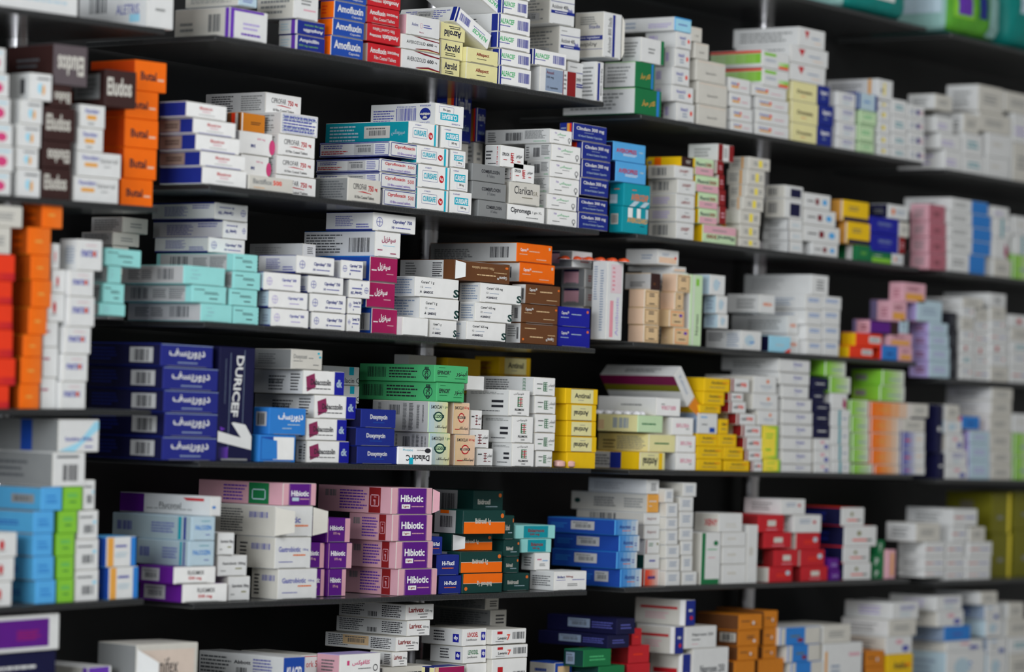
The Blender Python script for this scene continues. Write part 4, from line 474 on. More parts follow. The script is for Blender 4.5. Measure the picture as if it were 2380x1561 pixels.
# ------------------------------------------------------------------ boxes: #shelf inset-mm stack; then design left right top (photo survey) options
BOXES = r'''
#L1 6 lavender-sided pair
lav -30 183 -60 w
#L1 6 cyan-marked
lav2 346 407 -60 s187
#C1 6 violet-edged
wpu 535 623 15 s407
#C1 6 teal-topped
wdz 556 599 -25 b12 z
#C1 8 banded navy
amp 691 756 79 s648;amp 691 756 43.5 s648 f;wbg 684 742 -40 s599
#C1 6 blue antibiotic
amb 770 845 81 s752;amb 774 847 41 s752;amb 778 851 0 s745;amb 780 853 -38
#C1 8 red antibiotic
amr 856 932 95;amr 855 933 52 f;amr 855 929 11.5;amr 856 932 -26 f
#C1 6 brown-swirl
ave 934 1023 112;ave 933 1022 77;avx 946 1023 31 s926
#C1 16 cream
azr 1026 1069 134;azr 1025 1079 90;azr 1024 1082 49 f
#C1 8 pale yellow
alp 1084 1157 143.5;alp 1086 1160 108
#C1 6 green-lettered
alf 1161 1235 151;alf 1161 1234 111.5;alf 1157 1233 72;alf 1159 1233 29.5;alf 1167 1228 -9;alf 1170 1233 -48
#C1 14 tilted green-lettered
alg 1055 1120 48 q22 w92 h25 d110;alg 1090 1150 -26 q22 w92 h25 d100
#C1 6 capsule
amx 1256 1341 153;alf 1239 1317 111.5
#C1 34 blue-striped
acy 1320 1382 141;acy 1301 1350 59 y6;acy 1279 1337 -20 y5
#C1 8 blue-lined upright
acv 1386 1404 142 d90
#C1 12 upright
acs 1404 1446 26 s1337 b133 e5 z
#L2 6 pink-marked
aup -40 27 395;aup -36 33 335;aup -34 31 283;aup -40 26 222;aup -44 23 165;aup -50 15 105
#L2 8 cyan-marked
aug 42 96 391;aug 40 91 341;aug 42 97 286;aug 50 101 230;aug 72 123 168 s23 y4
#L2 8 dark brown
elu 100 167 388;elu 101 167 325 f;elu 105 177 246;elu 120 168 195 f;elv 128 206 101 s20 f y4
#L2 10 amber-pill
xal 173 277 408;xal 182 283 350;xan 183 242 295;xan 188 246 241;elu 247 320 160 s170 y5
#L2 34 orange
but 282 357 413;but 290 366 341;but 292 370 273;but 293 370 207;but 316 389 138 s212
#C2 8 blue-sided
blv 471 574 386 s371;blu 467 571 350 s371;blu 456 558 310 s371;blu 450 549 273 s371;blv 434 528 234 s371
#C2 46 pink-spotted
alv 560 626 357 b407;alv 556 634 302
#C2 60 amber
amo2 561 617 260 b305 z s528
#C2 6 grey and orange lettered
bac 579 696 405
#C2 40 red-underlined
cpf 640 735 404;cpf 643 732 359;cpf 647 733 309;cph 654 740 259;cpf 618 701 213 s478 i80
#C2 6 front row grey
cpk 809 889 411 s697
#C2 8 blue-framed
cpx 891 968 437 d100;cpx 884 969 399 s735;cpx 884 970 360 s735;cpx 907 992 321.5 s743
#C2 6 red spot
cur 971 1043 434.5 d90;cur 973 1046 379.5 d90;cur 970 1043 336 d90;cur 951 1020 277 s757
#C2 6 teal badge
cus 1046 1110 442;cus 1048 1089 388;cus 1048 1083 347;cus 1026 1075 292;cus 1013 1079 238 s862 f
#C2 6 metallic grey
com 1112 1177 463;com 1098 1177 419;com 1098 1175 378;cin 1164 1219 336 s1077
#C2 6 script-lettered
cpm 1180 1266 472;cla 1185 1256 421 y4;cin 1193 1243 378 s1168
#C2 8 green script
cmx 1273 1342 484.5;cmx 1271 1341 449;cmx 1278 1347 410;cmx 1279 1350 372 s1225;cmx 1283 1350 333 s1220;cmx 1279 1342 298 s1128
#C2 6 dark blue
cli 1345 1414 492;cli 1345 1413 452;cli 1350 1415 411;cli 1354 1420 369;cli 1354 1421 328;cli 1333 1411 284 s1301
#C2 150 shaded blue
cli 1062 1098 205 b330 d40;cli 1110 1130 250 b330 d30
#R2 6 teal and sky
teb 1447 1507 478 s1417;tea 1451 1512 424 s1418;avp 1432 1502 373 d90;avp 1426 1501 327 d90
#R2 6 barcode-sided
liv 1572 1613 515 s1507;liw 1572 1615 481 s1507;liw 1572 1615 449 s1507;liv 1575 1617 415 s1507;liv 1568 1612 383 s1506;ylb 1585 1616 363 s1505
#R2 8 mint and pink
flo 1634 1711 520 f;flo 1625 1667 483;flo 1624 1668 446;flo 1618 1672 406;flo 1616 1659 365;wmr 1669 1706 333 s1600
#R2 8 dark red
mar 1673 1688 478 b520 z;mar 1672 1687 440;mar 1671 1684 405;mar 1668 1682 372
#R2 8 yellow-squared
cry 1719 1766 551;cry 1721 1765 520;cry 1720 1768 486;cry 1728 1775 456 s1694;cry 1735 1777 428 s1694;cry 1739 1778 392 s1690;cry 1742 1790 363 s1695
#R2 8 navy-lined
wnl 1836 1866 559 s1773;wnl 1836 1866 534 s1773;wnl 1835 1865 507 s1775;wnb 1824 1865 460 s1779;wnb 1825 1867 429 s1779
#R2 8 snowflake
snw 1887 1948 562;snw 1869 1952 520;snw 1870 1943 483;snw 1870 1931 446
#R2 8 yellow
grw 1991 2024 568 s1946;yeo 1971 2023 514 s1946;yeo 1961 2020 463 s1932
#R2 8 royal blue
gli 2026 2072 583;ppb 2026 2088 540;ppb 2024 2089 501;wor 2064 2112 473 s2022
#R2 8 small white
wor 2074 2100 587;mar 2091 2104 550;gry 2092 2113 515
#R2 10 rose pink
ros 2159 2199 588 s2116;ros 2159 2199 550 s2116;ros 2159 2199 514 s2116;ros 2159 2197 473 s2116
#R1 6 dark green
agm 1477 1538 202 s1310;agm 1478 1523 141 s1405;agf 1491 1545 85 s1447
#R1 8 orange-dotted
nof 1574 1614 237 s1542;nof 1562 1612 196 s1520;nof 1564 1603 154 s1520;nof 1570 1604 111 s1545;nof 1573 1612 72 s1500;noc 1569 1607 38 s1447
#R1 8 peach-edged
wcr 1622 1689 240;wcr 1622 1691 187;wcr 1619 1687 136;wcr 1615 1648 97;wcr 1608 1632 61
#R1 8 narrow yellow-underlined
wye 1701 1749 279;wye 1701 1749 247;wye 1697 1746 213;wye 1695 1744 178
#R1 8 yellow-underlined
wye 1757 1834 284;wye 1759 1834 251;wye 1759 1833 223;wye 1749 1828 193;grr 1774 1834 156 s1660;grr 1773 1835 115 s1651
#R1 8 cream
crd 1840 1899 283;crd 1841 1902 232;crd 1841 1900 186;tri 1838 1919 143;tri 1838 1925 102 s1710;tri 1858 1918 61 s1705
#R1 8 navy
nvy 1902 1934 289.5;nvy 1906 1938 242;nvy 1903 1929 197
#R1 8 blue-texted
wbt 1945 1988 317;wbt 1947 1990 281;wbt 1946 1988 246;wbt 1946 1989 211;wyb 2041 2080 182 s1920
#R1 8 pale green
lgr 1996 2032 328;lgr 1996 2032 287;lgr 2000 2038 254;lbb 1994 2042 213
#R1 8 yellow-dotted
wya 2043 2069 337;wya 2043 2069 310;wya 2043 2069 280;wya 2044 2070 250;wya 2044 2070 232
#R1 8 teal-texted
wte 2074 2108 340;wte 2074 2108 308;wte 2074 2108 266;wte 2074 2108 228
#R1 8 navy-dotted
wnv 2113 2150 342;wnv 2113 2148 305;wnv 2112 2148 274;wnv 2112 2148 241;gry 2174 2213 217 s2110
#F1 8 lilac-lettered
wli 2196 2236 347;wli 2184 2234 307;wli 2176 2215 268
#F1 8 teal-worded
wte 2240 2288 359;wte 2240 2284 307;gry 2240 2280 262 s2210
#F1 8 plain
whv 2292 2346 362;whv 2296 2352 307;gry 2276 2349 258;gry 2275 2333 195 s2200
#F1 8 end
gry 2356 2400 330;wli 2356 2400 262;gry 2337 2400 210
#F2 8 blue-ended
wbe 2206 2290 584;wbe 2205 2302 552 s2190;wbe 2205 2304 520 s2190;wbe 2204 2303 488 s2190;wbe 2210 2297 458
#F2 8 grey-green
gry 2310 2350 600;wmg 2310 2345 550;wtq 2312 2352 505;wli 2308 2345 478
#F2 8 lime-lined
grn 2356 2400 590;wtq 2360 2400 545;whv 2356 2400 500
#L3 6 bright red
red -60 23 895;red -60 38 831;red -60 32 764;red -60 31 705;red -60 30 650;red -60 37 587;gry -30 27 525;gry -30 54 474
#L3 8 orange
org 47 93 892;org 51 98 829;org 56 99 777;org 69 119 714;org 76 123 650;org 74 118 592;org 67 120 527 s24;org 100 147 467 s54
#L3 14 magenta-worded
mgt 97 133 877;mgt 101 137 806;mgt 102 137 747;wrm 112 152 680;wrm 122 160 625;wrm 122 141 565
#L3 6 blue-worded
mrz 143 201 886;mrz 149 206 822;mrz 154 213 758;mrz 163 222 688;mrz 164 220 627;mrz 184 240 555 s141
#C3 30 inner mint
mnf 230 292 703 d60;mnt 240 290 657 d60;mnf 251 283 617 d60;mnt 245 329 575 d60
#C3 8 blank-flapped mint
mnf 468 541 704 s297;mnt 447 527 661 s274;mnf 428 524 615 s284
#C3 8 mint
mnt 543 602 710;mnt 535 599 670 s480;mnt 543 606 629 s515;mnt 544 600 588 s364
#C3 60 upturned emblem
cby 485 570 550 s360 b586;cby 519 576 511 s356 f;cby 500 577 469 s354 f
#C3 6 pale-emblem
cb5 631 718 715 s603;cb5 626 716 674 s600;cb5 614 700 630.5 s604
#C3 8 wide emblem
cby 724 803 724;cby 720 805 680.5;cby 717 799 637 s700;cby 690 778 592 s601
#C3 10 small emblem
cb2 806 838 729;cb2 808 841 691;cb2 812 864 648.5 f;cb2 793 845 603
#C3 16 magenta
sfz 865 933 715 s842;sfz 853 919 653.6;sfz 861 925 594.7 s705;sfy 873 932 536 s707;cby 868 967 492 s758
#C3 150 shaded rear
wrs 262 300 570 b588 d60;wrs 262 325 538 d60;wrs 285 345 503 d60
#C3 70 rear text-sided
wtx 705 735 565 b596 s580
#C3 6 blank white
wht 936 996 729.5
#C3 14 green-curved
crm 998 1062 741;crm 977 1067 689.5;crm 965 1067 641 s912;cpz 1058 1186 602 f s930 m16
#C3 6 long-lettered
cr6 1085 1176 745;cr6 1105 1190 701 s1068;cr6 1117 1212 656 s1068
#C3 8 brown
cpb 1211 1296 749 f s1176;cpb 1213 1297 705 s1190;cpb 1223 1303 659 s1190
#C3 30 orange-fronted
cpo 1209 1290 609 s1000 b655 z;cpo 1202 1284 562.7 s1000
#C3 14 royal blue
cpu 1298 1372 757.6;cpu 1299 1372 711
#C3 60 pink-sided
wpn 1360 1378 668 b712 s1305;wpn 1360 1378 624 s1305;wpn 1331 1377 582
#R3 8 tall pink-striped
avo 1413 1450 606 s1378
#R3 26 pink-patched
whp 1560 1600 630 b690 d60;whp 1565 1595 618 s1460;whp 1529 1578 578 s1455
#R3 8 beige
bei 1497 1532 754 s1460;bei 1497 1532 714 s1460;bei 1499 1533 671.6 s1462;bew 1514 1536 634 s1453
#R3 8 tan
beo 1567 1602 760 s1536;beo 1557 1591 719 s1535;bei 1569 1590 678;bei 1574 1605 636 s1536
#R3 8 tall green
gnt 1606 1634 637
#R3 8 pale blue
wbl 1724 1770 767 s1641;wbb 1670 1693 729 s1636;wbb 1666 1691 686 s1636;wbb 1651 1686 637
#R3 10 navy-sided
nbl 1788 1838 779 s1771
#R3 24 orange-worded
wot 1832 1868 776;wot 1832 1868 733 s1700;wot 1766 1802 683 s1690
#R3 8 narrow white
wbw 1876 1911 790;wbw 1876 1911 754;wbw 1874 1911 718;wbw 1873 1911 683;wtx 1886 1926 637 s1730
#R3 8 blue-worded
wbw 1914 1950 790;wbw 1914 1952 754;wbw 1913 1953 718;wbw 1913 1956 683
#R3 8 red and blue
ror 1975 2030 803 s1953;ror 1990 2050 772 s1955;drp 2024 2089 742 s1955;pky 2072 2108 698 s1980;pky 2100 2152 655 s2000
#R3 8 lilac and pink
ubl 2050 2087 802;pky 2066 2120 772;pkl 2092 2112 742;pkl 2132 2190 696
#R3 8 amber-labelled
pky 2090 2121 803
#F3 8 lilac
lil 2160 2208 838 s2113;lil 2160 2208 805 s2113;lil 2160 2206 775 s2113;lil 2160 2204 746 s2113
#F3 8 dark olive
olv 2210 2226 815;olv 2210 2226 765;olv 2210 2224 725
#F3 8 mixed white
mul 2232 2262 850;wte 2232 2262 820;wrm 2233 2262 795;mul 2234 2264 765;gry 2234 2262 738;mul 2236 2266 712;gry 2238 2285 690
#F3 14 small red-marked
gaz 2266 2298 852;mul 2266 2298 828;wrm 2266 2296 800;gaz 2268 2298 772;mul 2268 2296 745;gry 2270 2297 718
#F3 10 crowded
gry 2302 2344 850;mul 2302 2342 822;wrm 2302 2340 795;gaz 2302 2342 768;mul 2302 2340 742;gry 2303 2338 712;wtx 2300 2338 680
#F3 10 rim
gaz 2350 2400 852;mul 2350 2400 820;wte 2350 2400 790;gry 2350 2400 760;wrm 2348 2400 730
#C4 8 arabic-lettered navy
dur 378 508 1014 s205;dur 384 510 957.5 s205;dur 382 510 905 s205;dur 380 508 851 s205;dur 375 496 797 s205
#C4 8 upright navy
dub 512 594 804 d60
#C4 6 bright blue
dud 603 688 1009 d60;duc 627 712 946 s590
#C4 16 maroon-diamond
deb 713 812 1023 s688;deb 712 806 971 s690;deb 732 828 917 s592;deb 706 801 859 s591;dxc 678 750 810 s592
#C4 120 shaded teal
dah 756 836 893 b935 d60;dah 751 836 848 d60
#C4 6 dark blue
dox 831 923 1036;dox 829 918 993;dox 840 921 949
#C4 4 front row teal square
dal 925 1005 1037 f d60
#C4 14 pale green-emblem
emx 998 1047 1005 s910;emx 997 1042 932 s866;epn 1016 1080 888 s823;epn 1011 1089 847 s836
#C4 18 peach red-emblem
emq 1058 1105 1009;emq 1054 1092 934
#C4 30 maroon ladder
emy 1108 1146 1041;emy 1092 1137 997;emy 1094 1121 952
#C4 40 folded flap
wht 1085 1126 872 b906 d50
#C4 6 thick ladder-marked
flx 1191 1242 1029 s1142;flx 1191 1240 966.5 s1122;flx 1184 1232 905 s1084
#C4 8 green ladder
fls 1246 1284 1047;fls 1243 1290 1005;fls 1244 1292 961;fls 1243 1292 919;fls 1241 1291 875.5 s1110
#C4 165 shaded yellow
ant 1161 1234 870 b915 s1141;ant 1161 1234 828 s1141;anp 1040 1118 830 b915 d30;gry 951 1015 823 b915 d30
#R4 8 cream-panelled
anp 1318 1384 1050;ant 1317 1387 1013 f;ant 1318 1386 977 f;ant 1318 1387 938 f;ant 1315 1390 901
#R4 6 navy-banded
anl 1488 1546 1050 s1335
#R4 10 pale lime
lyf 1509 1570 1005 s1390 b1050;lye 1483 1541 964 s1390;bif 1526 1582 923 s1390
#R4 8 pink upturned
bif 1572 1617 1051 f;bif 1573 1617 1011 f;bif 1562 1612 969 f
#R4 18 tilted magenta-striped
mgb 1566 1620 874 q49 w66 h27 d150 e26
#R4 8 yellow black-lettered
and 1620 1678 1066;and 1620 1680 1036;and 1620 1668 1007;twt 1622 1668 959;and 1626 1675 940;and 1636 1684 909;and 1638 1697 877
#R4 8 second yellow
and 1684 1742 1068;and 1682 1728 1038;and 1670 1712 1008;and 1672 1693 973
#R4 8 red-ended
anr 1748 1772 1071;anr 1734 1772 1045;anr 1730 1771 1015;anr 1725 1770 987;anr 1713 1757 960;anr 1696 1734 932;anr 1695 1728 910;anr 1701 1742 878
#R4 8 lime yellow
yli 1775 1814 1066;yli 1773 1809 988;fam 1761 1808 952;fam 1750 1808 913;fam 1752 1805 872
#R4 8 pale blue worded
zex 1818 1886 1077;zex 1818 1888 1045;zex 1818 1887 1014;zex 1818 1889 984;zex 1818 1889 954;zex 1820 1887 924;zex 1818 1880 893;zex 1812 1882 863;zex 1811 1883 831 s1677
#R4 8 dark navy
wdt 1893 1930 1077;wdt 1893 1930 1046;wdt 1893 1930 1018;nv2 1893 1929 984;nv2 1893 1928 958;nv2 1893 1930 934;nv2 1888 1916 905;nv2 1888 1926 876
#R4 8 teal-striped
wtq 1934 1976 1071;wtq 1934 1975 1033;wtq 1933 1975 992;wtq 1933 1975 951;wmg 1933 1970 913;grn 1930 1977 874;grn 1919 1966 835
#R4 8 green and white
grn 1982 2028 1075 s1972;grn 1982 2020 1041;grn 1982 2020 1005;grn 1980 2020 966;grn 1977 2019 928;grn 2046 2103 895 s1980;grn 2052 2102 859 s1980
#R4 8 orange fading
orw 2033 2092 1079;orw 2026 2092 1043;orw 2025 2092 1005;orw 2025 2093 969;orw 2024 2118 932
#R4 8 violet fading
blw 2097 2150 1082;blw 2097 2150 1043;blw 2098 2150 1002;gry 2098 2150 968;gry 2120 2158 937
#F4 8 navy upright
nv2 2180 2196 1052;nv2 2178 2192 940
#F4 8 bluish
wdt 2198 2250 1082;wbt 2198 2248 1045;wdt 2200 2240 1008;wbb 2196 2240 975;gry 2200 2230 940
#F4 8 lilac-grey
lil 2254 2300 1070;lil 2254 2300 1030;lil 2254 2300 997;ubl 2236 2277 966
#F4 8 white-grey
gry 2304 2352 1080;gry 2304 2352 1045;gry 2302 2352 1003;gry 2300 2350 965;gry 2304 2352 930;gry 2306 2354 900
#F4 8 lime-lined white
grn 2358 2400 1060;grn 2358 2400 1005;whv 2356 2400 960
#L5 6 edge white
wrm -20 29 1352;wrm -18 35 1296;wrm -18 41 1238
#L5 8 sky blue
sks 85 131 1349;sks 80 127 1293;sks 79 124 1240;sks 80 127 1188;sky 98 146 1132 s-10;wbc 125 200 1051 s-20;sen 138 232 974 s-20
#L5 9 lime
lim 135 173 1346;lim 135 173 1293;lim 133 175 1240;lim 139 181 1187;lim 149 193 1129
#L5 10 barcode-fronted
nex 177 231 1325;nex 178 231 1254;nex 184 230 1185;nex 196 223 1115
#L5 8 banded yellow and blue
bye 256 323 1318 s234;bye 250 318 1248 s232
#C5 8 pale blue
flm 425 529 1357 s325;flm 405 502 1317 s321;fal 439 499 1257 s318;fal 446 501 1200 s262;flc 491 515 1153 s279
#C5 16 yellow-underlined
gsm 531 582 1339;gsm 506 575 1290;gsm 506 546 1237 y8
#C5 10 lettered
gas 647 738 1322 s585;gas 640 724 1248 s549;gaf 640 728 1175 s500 e24 m28;hig 659 736 1122 s462
#C5 40 half-hidden purple
hi3 716 764 1321;hi3 708 758 1254
#C5 34 purple pink-ended
hi3 762 805 1322;hi3 762 819 1261;hi3 760 815 1203
#C5 6 purple-fronted
hib 927 1017 1322 s800;hib 922 1012 1258 s812;hib 913 1006 1195 s812;hib 911 1006 1132.5 s740 e12
#C5 12 navy orange-texted
hif 1021 1073 1337.5;hif 1016 1068 1289;hif 1000 1029 1246.5
#C5 10 green and orange
ibd 1076 1168 1332 f;ibd 1071 1168 1282;ibd 1052 1145 1240 i30 m19;ibd 1078 1175 1185 s1010
#C5 30 dark green
ibg 1172 1231 1332;ibg 1172 1207 1294;ibg 1172 1209 1254;ibg 1172 1196 1197
#C5 80 topmost dark green
ibg 1102 1170 1139 b1192 s1008
#C5 40 turquoise
ibs 1243 1279 1284 s1212 b1325 z;ibx 1212 1282 1252;ibx 1198 1291 1220
#C5 6 red-lettered white
ibt 1289 1364 1321 s1232
#R5 6 blue-sided
ator 1443 1492 1322 s1350;ator 1434 1481 1282 s1283;ator 1440 1487 1244 s1288;ator 1430 1484 1208 s1273
#R5 20 assorted
rdw 1498 1541 1322;wgd 1498 1540 1287;wge 1501 1541 1253;asp 1498 1541 1220;asp 1498 1541 1191 s1340;orf 1506 1547 1148 s1328;wtx 1505 1536 1114 s1368
#R5 8 tiny white
tny 1547 1581 1327;tny 1549 1580 1297;tny 1548 1580 1266;tny 1548 1576 1231;tny 1548 1576 1202;tny 1549 1576 1168;tny 1546 1566 1135
#R5 8 second tiny white
tny 1586 1620 1328;tny 1585 1610 1290;tny 1583 1610 1256;tny 1580 1611 1226;tny 1580 1612 1188;tny 1580 1612 1154;tny 1588 1619 1121 e14
#R5 8 green-cornered
whg 1631 1676 1237 s1612;whr 1671 1726 1192 s1614
#R5 8 plain triple
whv 1679 1734 1311;whv 1679 1734 1270;whv 1679 1734 1234
#R5 8 upright white
whv 1738 1770 1219
#R5 8 red
rd3 1788 1842 1317;rd2 1800 1856 1274 s1774;rd2 1776 1840 1237;rd2 1763 1823 1196
#R5 9 second red
rd2 1863 1924 1316;rd3 1861 1917 1277;rd3 1852 1906 1238;mul 1846 1909 1196 s1826;mul 1816 1872 1159 s1730
#R5 8 navy-sided
omp 1962 2025 1308;omp 1960 2022 1270;omp 1963 2038 1222;omp 1956 2009 1179
#R5 10 violet
purp 1930 1953 1325;purp 1928 1950 1297
#R5 14 green
gbx 2030 2056 1320;gbx 2030 2056 1290;gbx 2042 2058 1255
#R5 8 pink upright
pko 2062 2082 1277
#R5 8 pale worded
gaz 2148 2195 1324 s2087;gaz 2148 2195 1293 s2087;gaz 2150 2195 1259 s2087;gry 2130 2185 1215 s2060
#F5 10 grey-white
gaz 2200 2243 1324;gaz 2200 2243 1293;gaz 2202 2240 1259;gaz 2212 2246 1222;gaz 2215 2272 1182
#F5 8 worded
gaz 2247 2302 1324;gaz 2247 2303 1293;gaz 2252 2306 1259;gry 2254 2290 1224
#F5 40 olive
yol 2306 2350 1240;yol 2306 2350 1145
#F5 40 bright olive
yol 2358 2420 1230;yol 2358 2420 1142
#F6 30 olive front
gry 2300 2380 1540
#L6 8 large purple
pnk -60 140 1437 b1523
#L6 30 navy and white
wpu 208 263 1550 s60
#C6 8 folded-flap
mfx 318 461 1498 s228 m30
#C6 8 royal blue fronted
wrs 659 710 1592 s480;kld 659 710 1527 s463
#C6 50 red-framed
ork 700 756 1522 b1575 s560
#C6 6 pink script
wrs 790 885 1574 s710;kfx 790 885 1521 s700
#C6 30 red-lettered
wre 890 1004 1551 b1600;lar 912 948 1515 s860;lax 921 975 1480 s756;lar 947 1000 1442 s782;lar 944 1009 1404 s788
#C6 20 block-lettered
lew 1085 1141 1542;lew 1077 1140 1502 s1000;lev 1075 1141 1461 s980
#C6 80 black-texted
wre 1141 1178 1417 s1010 b1460;wre 1129 1160 1388 s1000
#C6 10 numeral
lvn 1144 1225 1531.6;lvn 1143 1227 1498;lvn 1143 1228 1462.5
#C6 6 crimson
crg 1010 1080 1550 d60
#R6 50 orange panel
ssb 1290 1330 1540 b1590 d50
#R6 10 navy-green
grg 1392 1452 1548 s1300;grg 1357 1421 1510 s1290;nvl 1413 1463 1476 s1251;nvl 1434 1477 1437.5 s1272
#R6 24 glossy red
rdb 1458 1511 1542;rdb 1462 1510 1500;rdb 1470 1492 1460
#R6 12 red-lined
wrl 1587 1608 1519 s1511;wrl 1569 1590 1456 s1480;wrl 1594 1617 1394 s1477
#R6 8 grey-headed
nap 1611 1694 1507;nap 1594 1666 1456
#R6 10 amber
amb2 1707 1755 1536;amb2 1716 1762 1502;ama 1716 1766 1465 s1668;amb2 1718 1772 1428 s1620
#R6 16 second amber
amb2 1763 1826 1532;amb2 1774 1805 1500;amb2 1776 1811 1459;amb2 1777 1808 1419
#R6 8 blue-panelled
wbu 1840 1912 1539;wbu 1832 1906 1499;wbu 1814 1906 1459
#R6 8 yellow-cornered
wyl 1914 2005 1496;gry 1914 1978 1453
#R6 10 amber and yellow
amb2 2012 2056 1550;amb2 2012 2056 1513
#R6 9 bright yellow
and 2062 2122 1521;wdt 2060 2120 1480;gry 2066 2130 1440;wbt 2074 2135 1400
#F6 10 blue-patched
wbb 2200 2290 1515;wdt 2200 2285 1490;ubx 2196 2256 1456;wdt 2180 2240 1420;wbt 2176 2236 1385
#F6 8 blue-cornered
wbb 2296 2340 1520;twt 2296 2340 1480;wbb 2292 2330 1440;twt 2290 2325 1405;gry 2280 2318 1375
#F6 8 end
gry 2346 2400 1520;wte 2346 2400 1480;gry 2340 2400 1440;gry 2344 2380 1400
'''
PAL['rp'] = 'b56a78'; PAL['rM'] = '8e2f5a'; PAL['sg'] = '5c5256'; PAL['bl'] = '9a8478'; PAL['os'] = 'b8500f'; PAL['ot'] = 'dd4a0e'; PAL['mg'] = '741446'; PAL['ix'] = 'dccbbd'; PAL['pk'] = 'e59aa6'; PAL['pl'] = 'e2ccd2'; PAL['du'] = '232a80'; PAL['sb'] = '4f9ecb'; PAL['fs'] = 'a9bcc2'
DES = {}
for ln in DESIGNS.strip().splitlines():
    n, f_, s_, t_, F_, S_, d_ = ln.split('|')
    DES[n] = (f_, s_, t_, [e for e in F_.split(';') if e.strip()], [e for e in S_.split(';') if e.strip()], d_)

# ------------------------------------------------------------------ shelving: four bays of smoked-glass shelves
TILT = .022
BAYS = {'L': (2.345, 3.262), 'C': (3.360, 4.287), 'R': (4.392, 5.310), 'F': (5.400, 6.330)}
BAYN = {'L': 'near bay', 'C': 'middle bay', 'R': 'third bay', 'F': 'far bay'}
ORDN = ['topmost', 'top', 'second', 'third', 'fourth', 'fifth', 'lowest']
SH = {'L1': .5175, 'L2': .2775, 'L3': .0055, 'L5': -.247, 'L6': -.47,
      'C1': .5215, 'C2': .3165, 'C3': .1285, 'C4': -.0620, 'C5': -.2555, 'C6': -.455,
      'R0': .762, 'R1': .5125, 'R2': .3185, 'R3': .1440, 'R4': -.0630, 'R5': -.2535, 'R6': -.455,
      'F0': .762, 'F1': .5080, 'F2': .3190, 'F3': .1180, 'F4': -.0700, 'F5': -.2600, 'F6': -.455}
DEPTH = .245
def shelf_z(key, x):
    z = SH[key] + EYE
    return z + (x - 3.262)*TILT if key[0] == 'L' else z
for key in SH:
    b = key[0]; x0, x1 = BAYS[b]
    mb = MB(); h = .0078
    mb.box(x0, x1, YF, YF + DEPTH, -h, 0, m_shelf, ch=.0012, seam=m_edge, front=m_edge, side=m_edge, top=m_shelf)
    o = mb.build('glass_shelf')
    if b == 'L':
        o.rotation_euler = (0, -math.atan(TILT), 0); o.location.z = SH[key] + EYE - 3.262*TILT
    else: o.location.z = SH[key] + EYE
    tag(o, f"black smoked glass shelf, {ORDN[int(key[1])]} in the {BAYN[b]}, loaded with medicine boxes", 'shelf', 'glass shelves of the pharmacy wall')

mb = MB(); mb.box(1.2, 8.2, YF + .262, YF + .30, .0, 2.9, m_back); tag(mb.build('wall_back'), kind='structure')
mb = MB(); mb.box(-2.5, 9, -4, YF + .3, -.05, 0, m_floor); tag(mb.build('floor'), kind='structure')
mb = MB(); mb.box(-2.5, 9, -4, YF + .3, 3.4, 3.45, m_wall); tag(mb.build('ceiling'), kind='structure')
mb = MB(); mb.box(-2.5, 9, -4.05, -4, 0, 3.4, m_wall); tag(mb.build('wall_front'), kind='structure')
mb = MB(); mb.box(8.2, 8.25, -4, YF + .3, 0, 3.4, m_wall); tag(mb.build('wall_side'), kind='structure')
def tube(mb, cx_, cy_, r, z0, z1, k, n=24):
    p = [(cx_ + r*cos(2*pi*i/n), cy_ + r*sin(2*pi*i/n)) for i in range(n)]
    for i in range(n):
        a, b = p[i], p[(i+1) % n]; mb.face([(a[0], a[1], z0), (b[0], b[1], z0), (b[0], b[1], z1), (a[0], a[1], z1)], k)
    mb.face([(x, y, z1) for x, y in p], k); mb.face([(x, y, z0) for x, y in p[::-1]], k)
for b, px, py in (('L', 40, 95), ('C', 996, 550), ('R', 1770, 330)):
    P = at(px, py, YF + .235)
    e = bpy.data.objects.new('support_post', None); C.objects.link(e); e.location = (P.x, YF + .235, 0)
    tag(e, f"chrome post standing behind the shelves of the {BAYN[b]}", 'post', 'chrome shelf posts')
    mb = MB(); tube(mb, 0, 0, .0145, 0, 2.6, m_chrome); mb.build('pole', e, smooth=False)
    for key in SH:
        if key[0] == b:
            mb = MB(); tube(mb, 0, 0, .0155, SH[key] + EYE - .022, SH[key] + EYE - .0085, m_chrome); mb.build('collar', e)

# ------------------------------------------------------------------ medicine boxes
def carton(name, des, w_, h_, d_, flip, parent_mx, near):
    """returns {role: MB} in box space: origin at the lower front corner towards the camera side, x along the shelf, y into it"""
    f_, s_, t_, F_, S_, dsc = DES[des]
    body = MB(); flap = MB(); let = MB(); sl = MB(); bc = MB(); st = MB(); st2 = MB(); fb = MB()
    c = min(.0009, h_*.05)
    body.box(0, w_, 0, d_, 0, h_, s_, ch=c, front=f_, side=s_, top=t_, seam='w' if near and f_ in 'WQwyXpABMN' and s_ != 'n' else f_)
    e = .0007; T = .00045
    flap.box(e, w_ - e, -T, .0002, e*.8, h_ - e*.8, f_, ch=.0002)
    sgn = -1 if flip else 1
    def pf(u, v, l):
        if flip: u, v = 1-u, 1-v
        return (e + u*(w_-2*e), -T - l*LAY, e + v*(h_-2*e))
    def ps(u, v, l):
        if flip: v = 1-v
        return (-l*LAY, c + (1-u)*(d_-2*c), c + v*(h_-2*c))
    draw(F_, pf, None, w_, h_, lambda k: {'lettering': let, 'panel': flap, 'sticker': st, 'barcode': fb}[k])
    draw(S_, ps, None, d_, h_, lambda k: {'lettering': sl, 'panel': body, 'sticker': st2, 'barcode': bc}[k])
    if near == 2: flap.face([pf(.12, .004, 1), pf(.88, .004, 1), pf(.88, .022, 1), pf(.12, .022, 1)], 'x')
    return body, flap, let, sl, bc, st, st2, fb

